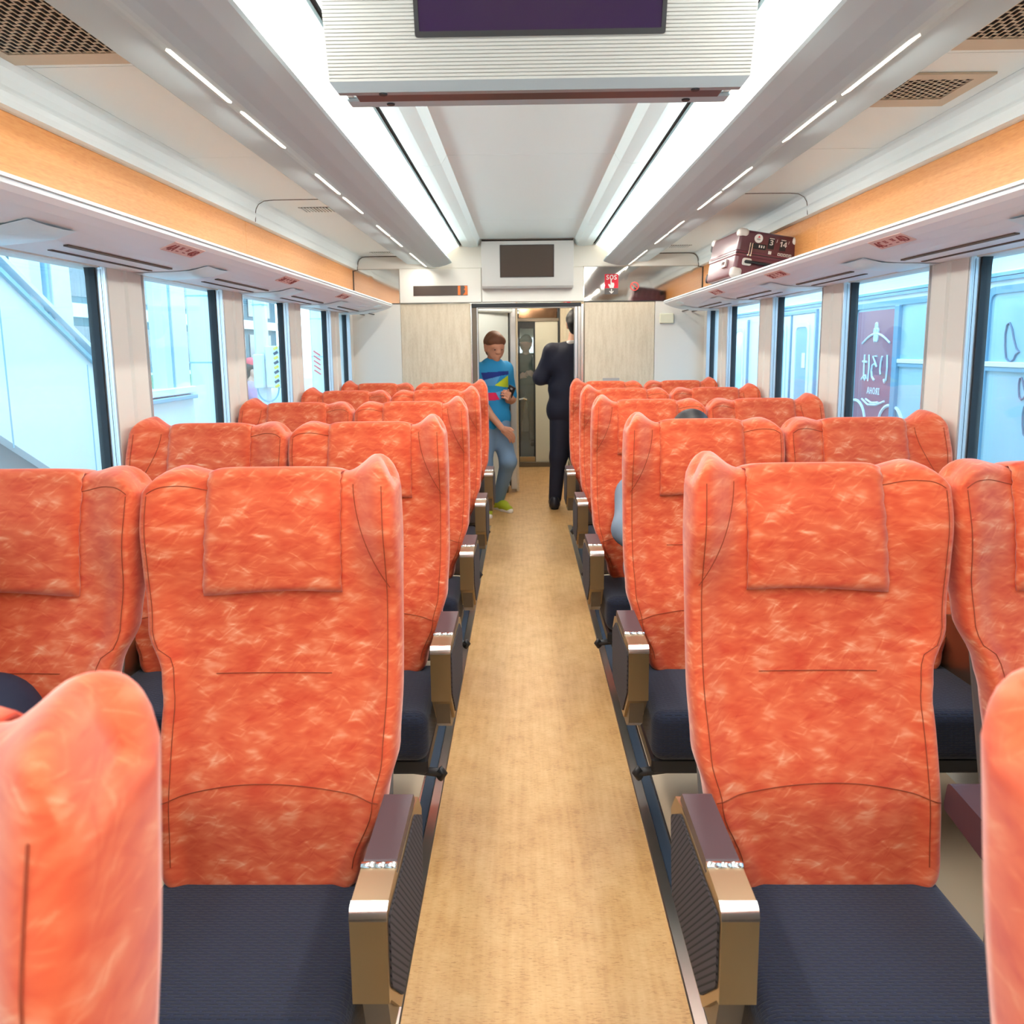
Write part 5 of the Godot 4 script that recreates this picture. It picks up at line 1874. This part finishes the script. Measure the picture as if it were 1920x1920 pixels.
	flesh("body", [[torso + arms + legs + [[V(x, 1.02, z), V(x, 1.14, z), 0.05, 0.048]], 0.018, 0.04], [head_bones(head, look, 0.95), 0.009, 0.016], [hand_bones(V(x + 0.19, 1.08, z - 0.09), V(0.2, 0.8, 0.4), V(0, 0.3, 0.8), 0.5, V(0.2, 0, 0.9)), 0.007, 0.006], [hand_bones(V(x + 0.20, 1.06, z + 0.08), V(0.2, 0.8, -0.4), V(0, 0.3, -0.8), 0.5, V(0.2, 0, -0.9)), 0.007, 0.006]], M.skin_light, p)
	flesh("top", [[grown(torso, 0.015) + grown([arms[0], arms[2]], 0.012), 0.018, 0.04]], M.mauve, p)
	flesh("trousers", [[grown(legs, 0.014) + [[V(x, 0.66, z - 0.06), V(x, 0.66, z + 0.06), 0.105, 0.105]], 0.018, 0.04]], M.denim_dark, p)
	flesh("hair", [[hair_bones(head, look, 0.98), 0.010, 0.02]], M.hair_dark, p)
	flesh("cap", [[[[head + V(0, 0.09, 0), head + V(0.03, 0.085, -0.02), 0.078, 0.072], [head + V(0.08, 0.07, -0.05), head + V(0.13, 0.06, -0.08), 0.03, 0.025]], 0.010, 0.03]], M.cap_red, p)

# ------------------------------------------------------------------ outside, right: the train on the next track
func yz_r(x: float) -> Transform3D:
	# local (a, b): a runs to the viewer's right (+z), b up, depth towards the viewer (-x)
	return Transform3D(Basis(Vector3(0, 0, 1), Vector3(0, 1, 0), Vector3(-1, 0, 0)), Vector3(x, 0, 0))

func build_outside_right():
	mat("train_body", Color8(224, 230, 230), 0.4)
	mat("train_roof", Color8(226, 238, 244), 0.5)
	mat("train_line", Color8(120, 166, 188), 0.6)
	mat("train_pane", Color8(156, 194, 206), 0.08)
	mat("train_frame", Color8(96, 146, 172), 0.4)
	mat("film", Color8(140, 74, 100), 0.3)
	mat("film_print", Color8(206, 226, 236), 0.5)
	mat("outline", Color8(92, 108, 132), 0.6)
	mat("ballast", Color8(140, 144, 146), 0.9)
	mat("sticker", Color8(236, 240, 244), 0.5)
	var g := struct_root("floor_track")
	bx("ballast_bed", Vector3(8.0, -1.35, -14.0), Vector3(12.8, 0.4, 60.0), M.ballast, g, 0.0)
	var t := thing("train", "pale blue train standing on the next track outside the right windows", "train")
	var X := 2.6
	var st := mb()
	# body side in section, from skirt to roof
	var p := PackedVector2Array([Vector2(X, -0.7), Vector2(X, 1.80), Vector2(X + 0.03, 1.84), Vector2(X + 0.03, 2.02), Vector2(X + 0.12, 2.20), Vector2(X + 0.45, 2.52), Vector2(X + 1.3, 2.72), Vector2(X + 2.6, 2.72), Vector2(X + 2.6, -0.7)])
	prism(st, p, -26.0, 3.0)
	put("body_shell", st, M.train_body, t)
	for q in [[1.815, 0.012, 0.018], [1.93, 0.012, 0.010], [2.02, 0.02, 0.012]]:
		bx("gutter", Vector3(X + (0.0 if q[0] < 1.85 else 0.03), q[0], -11.5), Vector3(0.02 + q[1], q[2], 29.0), M.train_line, t, 0.0)
	bx("gutter_lip", Vector3(X + 0.01, 1.97, -11.5), Vector3(0.05, 0.02, 29.0), M.train_roof, t, 0.0)
	bx("cornice", Vector3(X - 0.004, 1.79, -11.5), Vector3(0.03, 0.02, 29.0), M.train_frame, t, 0.0)
	# windows
	var wins := [[-4.62, -2.75], [-6.45, -5.02], [-2.45, -0.7]]
	for w in wins:
		var c: float = (w[0] + w[1]) / 2
		var wd: float = w[1] - w[0]
		var tt := Transform3D(yz_r(X).basis, Vector3(X, 1.20, c))
		st = mb()
		ring(st, rect(wd + 0.06, 1.10, 0.07), rect(wd - 0.02, 1.02, 0.05), -0.01, 0.018, tt)
		var wn := put("window_frame", st, M.train_frame, t)
		st = mb()
		prism(st, rect(wd - 0.02, 1.02, 0.05), -0.01, 0.006, tt)
		put("pane", st, M.train_pane, wn)
		bx("belt_rail", Vector3(X - 0.012, 1.325, c if w[0] > -5 else -5.37), Vector3(0.03, 0.028, wd - 0.02 if w[0] > -5 else 0.66), M.train_roof, t, 0.003)
		bx("belt_rail", Vector3(X - 0.010, 1.298, c if w[0] > -5 else -5.37), Vector3(0.022, 0.022, wd - 0.02 if w[0] > -5 else 0.66), M.train_line, t, 0.0)
	bx("lower_sill", Vector3(X - 0.015, 0.655, -8.0), Vector3(0.03, 0.03, 22.0), M.train_roof, t, 0.004)
	# the maroon film with its printed emblem, seen in mirror image
	st = mb()
	prism(st, rect(0.66, 0.98), 0.0, 0.003, Transform3D(yz_r(X).basis, Vector3(X - 0.006, 1.20, -6.09)))
	var film := put("window_film", st, M.film, t)
	bx("window_post", Vector3(X - 0.016, 1.2, -5.72), Vector3(0.03, 1.02, 0.07), M.train_frame, t, 0.003)
	var e := Transform3D(yz_r(X).basis, Vector3(X - 0.0125, 1.24, -6.07))
	var strokes := []
	var arc := []
	for k in 15: arc.append(Vector2(-0.235 + 0.47 * k / 14.0, 0.21 + 0.07 * sin(PI * k / 14.0)))
	strokes.append(arc)
	for q in [[0.0, 0.330, 0.016, 0.028], [-0.022, 0.295, 0.016, 0.022], [0.022, 0.295, 0.016, 0.022], [-0.018, 0.25, 0.014, 0.026], [0.018, 0.25, 0.014, 0.026]]:
		var o := []
		for k in 13: o.append(Vector2(q[0] + q[2] * cos(TAU * k / 12.0), q[1] + q[3] * sin(TAU * k / 12.0)))
		strokes.append(o)
	# i - ro - ha in kana, mirrored: listed as normal strokes about each centre, then turned over
	var kana := [
		[[[-0.05, 0.10], [-0.06, 0.0], [-0.05, -0.09], [-0.03, -0.11], [-0.015, -0.085]], [[0.03, 0.09], [0.05, 0.04], [0.055, -0.02], [0.045, -0.05]]],
		[[[-0.035, 0.09], [0.03, 0.09], [-0.04, 0.005], [0.0, 0.03], [0.035, 0.015], [0.045, -0.03], [0.03, -0.075], [-0.01, -0.10]]],
		[[[-0.055, 0.10], [-0.065, 0.0], [-0.055, -0.11]], [[-0.02, 0.04], [0.055, 0.045]], [[0.022, 0.10], [0.026, 0.0], [0.022, -0.08], [0.0, -0.105], [-0.022, -0.09], [-0.012, -0.065], [0.02, -0.07], [0.06, -0.10]]],
	]
	for k in 3:
		for s in kana[k]:
			var l := []
			for q in s: l.append(Vector2(0.155 - 0.155 * k - q[0], 0.03 + q[1] * 0.95))
			strokes.append(l)
	strokes.append([Vector2(-0.19, -0.215), Vector2(-0.08, -0.252), Vector2(0.06, -0.245), Vector2(0.2, -0.21)])
	strokes.append([Vector2(-0.12, -0.212), Vector2(-0.02, -0.235), Vector2(0.1, -0.225)])
	st = mb()
	for s in strokes:
		var l := []
		for q in s: l.append(e * Vector3(q.x, q.y, 0))
		tube(st, l, 0.0085, 5)
	put("emblem_print", st, M.film_print, film)
	var tm := text("emblem_letters", "IROHA", 0.05, Transform3D(Basis(e.basis.x * -1.0, e.basis.y, e.basis.z), e * Vector3(0, -0.145, 0)), M.film_print, film)
	tm.name = "emblem_letters"
	for k in 2:                                           # striped oval below, a basket-like motif
		st = mb()
		var o := []
		for j in 25: o.append(Transform3D(yz_r(X).basis, Vector3(X - 0.012, 0.86, -6.38 + k * 0.62)) * Vector3(0.19 * cos(TAU * j / 24.0), 0.15 * sin(TAU * j / 24.0), 0))
		tube(st, o, 0.012, 5)
		put("outline_print", st, M.film_print, t)
	# pale bird outlines on the nearer window
	for q in [[-4.40, 1.44, 0.62], [-4.20, 1.64, 0.6], [-4.27, 1.20, 0.34], [-4.20, 1.03, 0.5]]:
		st = mb()
		var l := []
		for b in [[-0.10, 0.16], [-0.055, 0.175], [0.0, 0.12], [0.045, 0.03], [0.10, -0.045], [0.155, -0.075], [0.10, -0.095], [0.07, -0.14], [0.0, -0.165], [-0.07, -0.13], [-0.105, -0.03], [-0.12, 0.08]]:
			l.append(Vector3(X - 0.010, q[1] + b[1] * q[2], q[0] + b[0] * q[2] * 0.8))
		tube(st, l, 0.0055, 5, true, true)
		put("bird_outline", st, M.outline, t)
	# doors
	for d in [[-7.35, -7.95], [-8.0, -8.6], [-9.55, -10.15], [-10.2, -10.8]]:
		var c: float = (d[0] + d[1]) / 2
		var leaf := bx("door", Vector3(X - 0.006, 0.66, c), Vector3(0.02, 2.14, 0.59), M.train_body, t, 0.006)
		var tt := Transform3D(yz_r(X).basis, Vector3(X - 0.018, 1.14, c))
		st = mb()
		ring(st, rect(0.40, 1.02, 0.09, 6), rect(0.32, 0.94, 0.07, 6), 0.0, 0.010, tt)
		put("window_frame", st, M.train_roof, leaf)
		st = mb()
		prism(st, rect(0.33, 0.95, 0.07, 6), -0.002, 0.003, tt)
		put("pane", st, M.train_pane, leaf)
	for z in [-7.30, -8.65, -7.975, -9.5]:
		bx("door_post", Vector3(X - 0.010, 0.66, z), Vector3(0.03, 2.16, 0.025), M.train_frame, t, 0.003)
	bx("door_head", Vector3(X - 0.010, 1.745, -7.975), Vector3(0.03, 0.03, 1.36), M.train_frame, t, 0.003)
	bx("door_sticker", Vector3(X - 0.024, 1.30, -7.58), Vector3(0.004, 0.14, 0.085), M.sticker, t, 0.0)
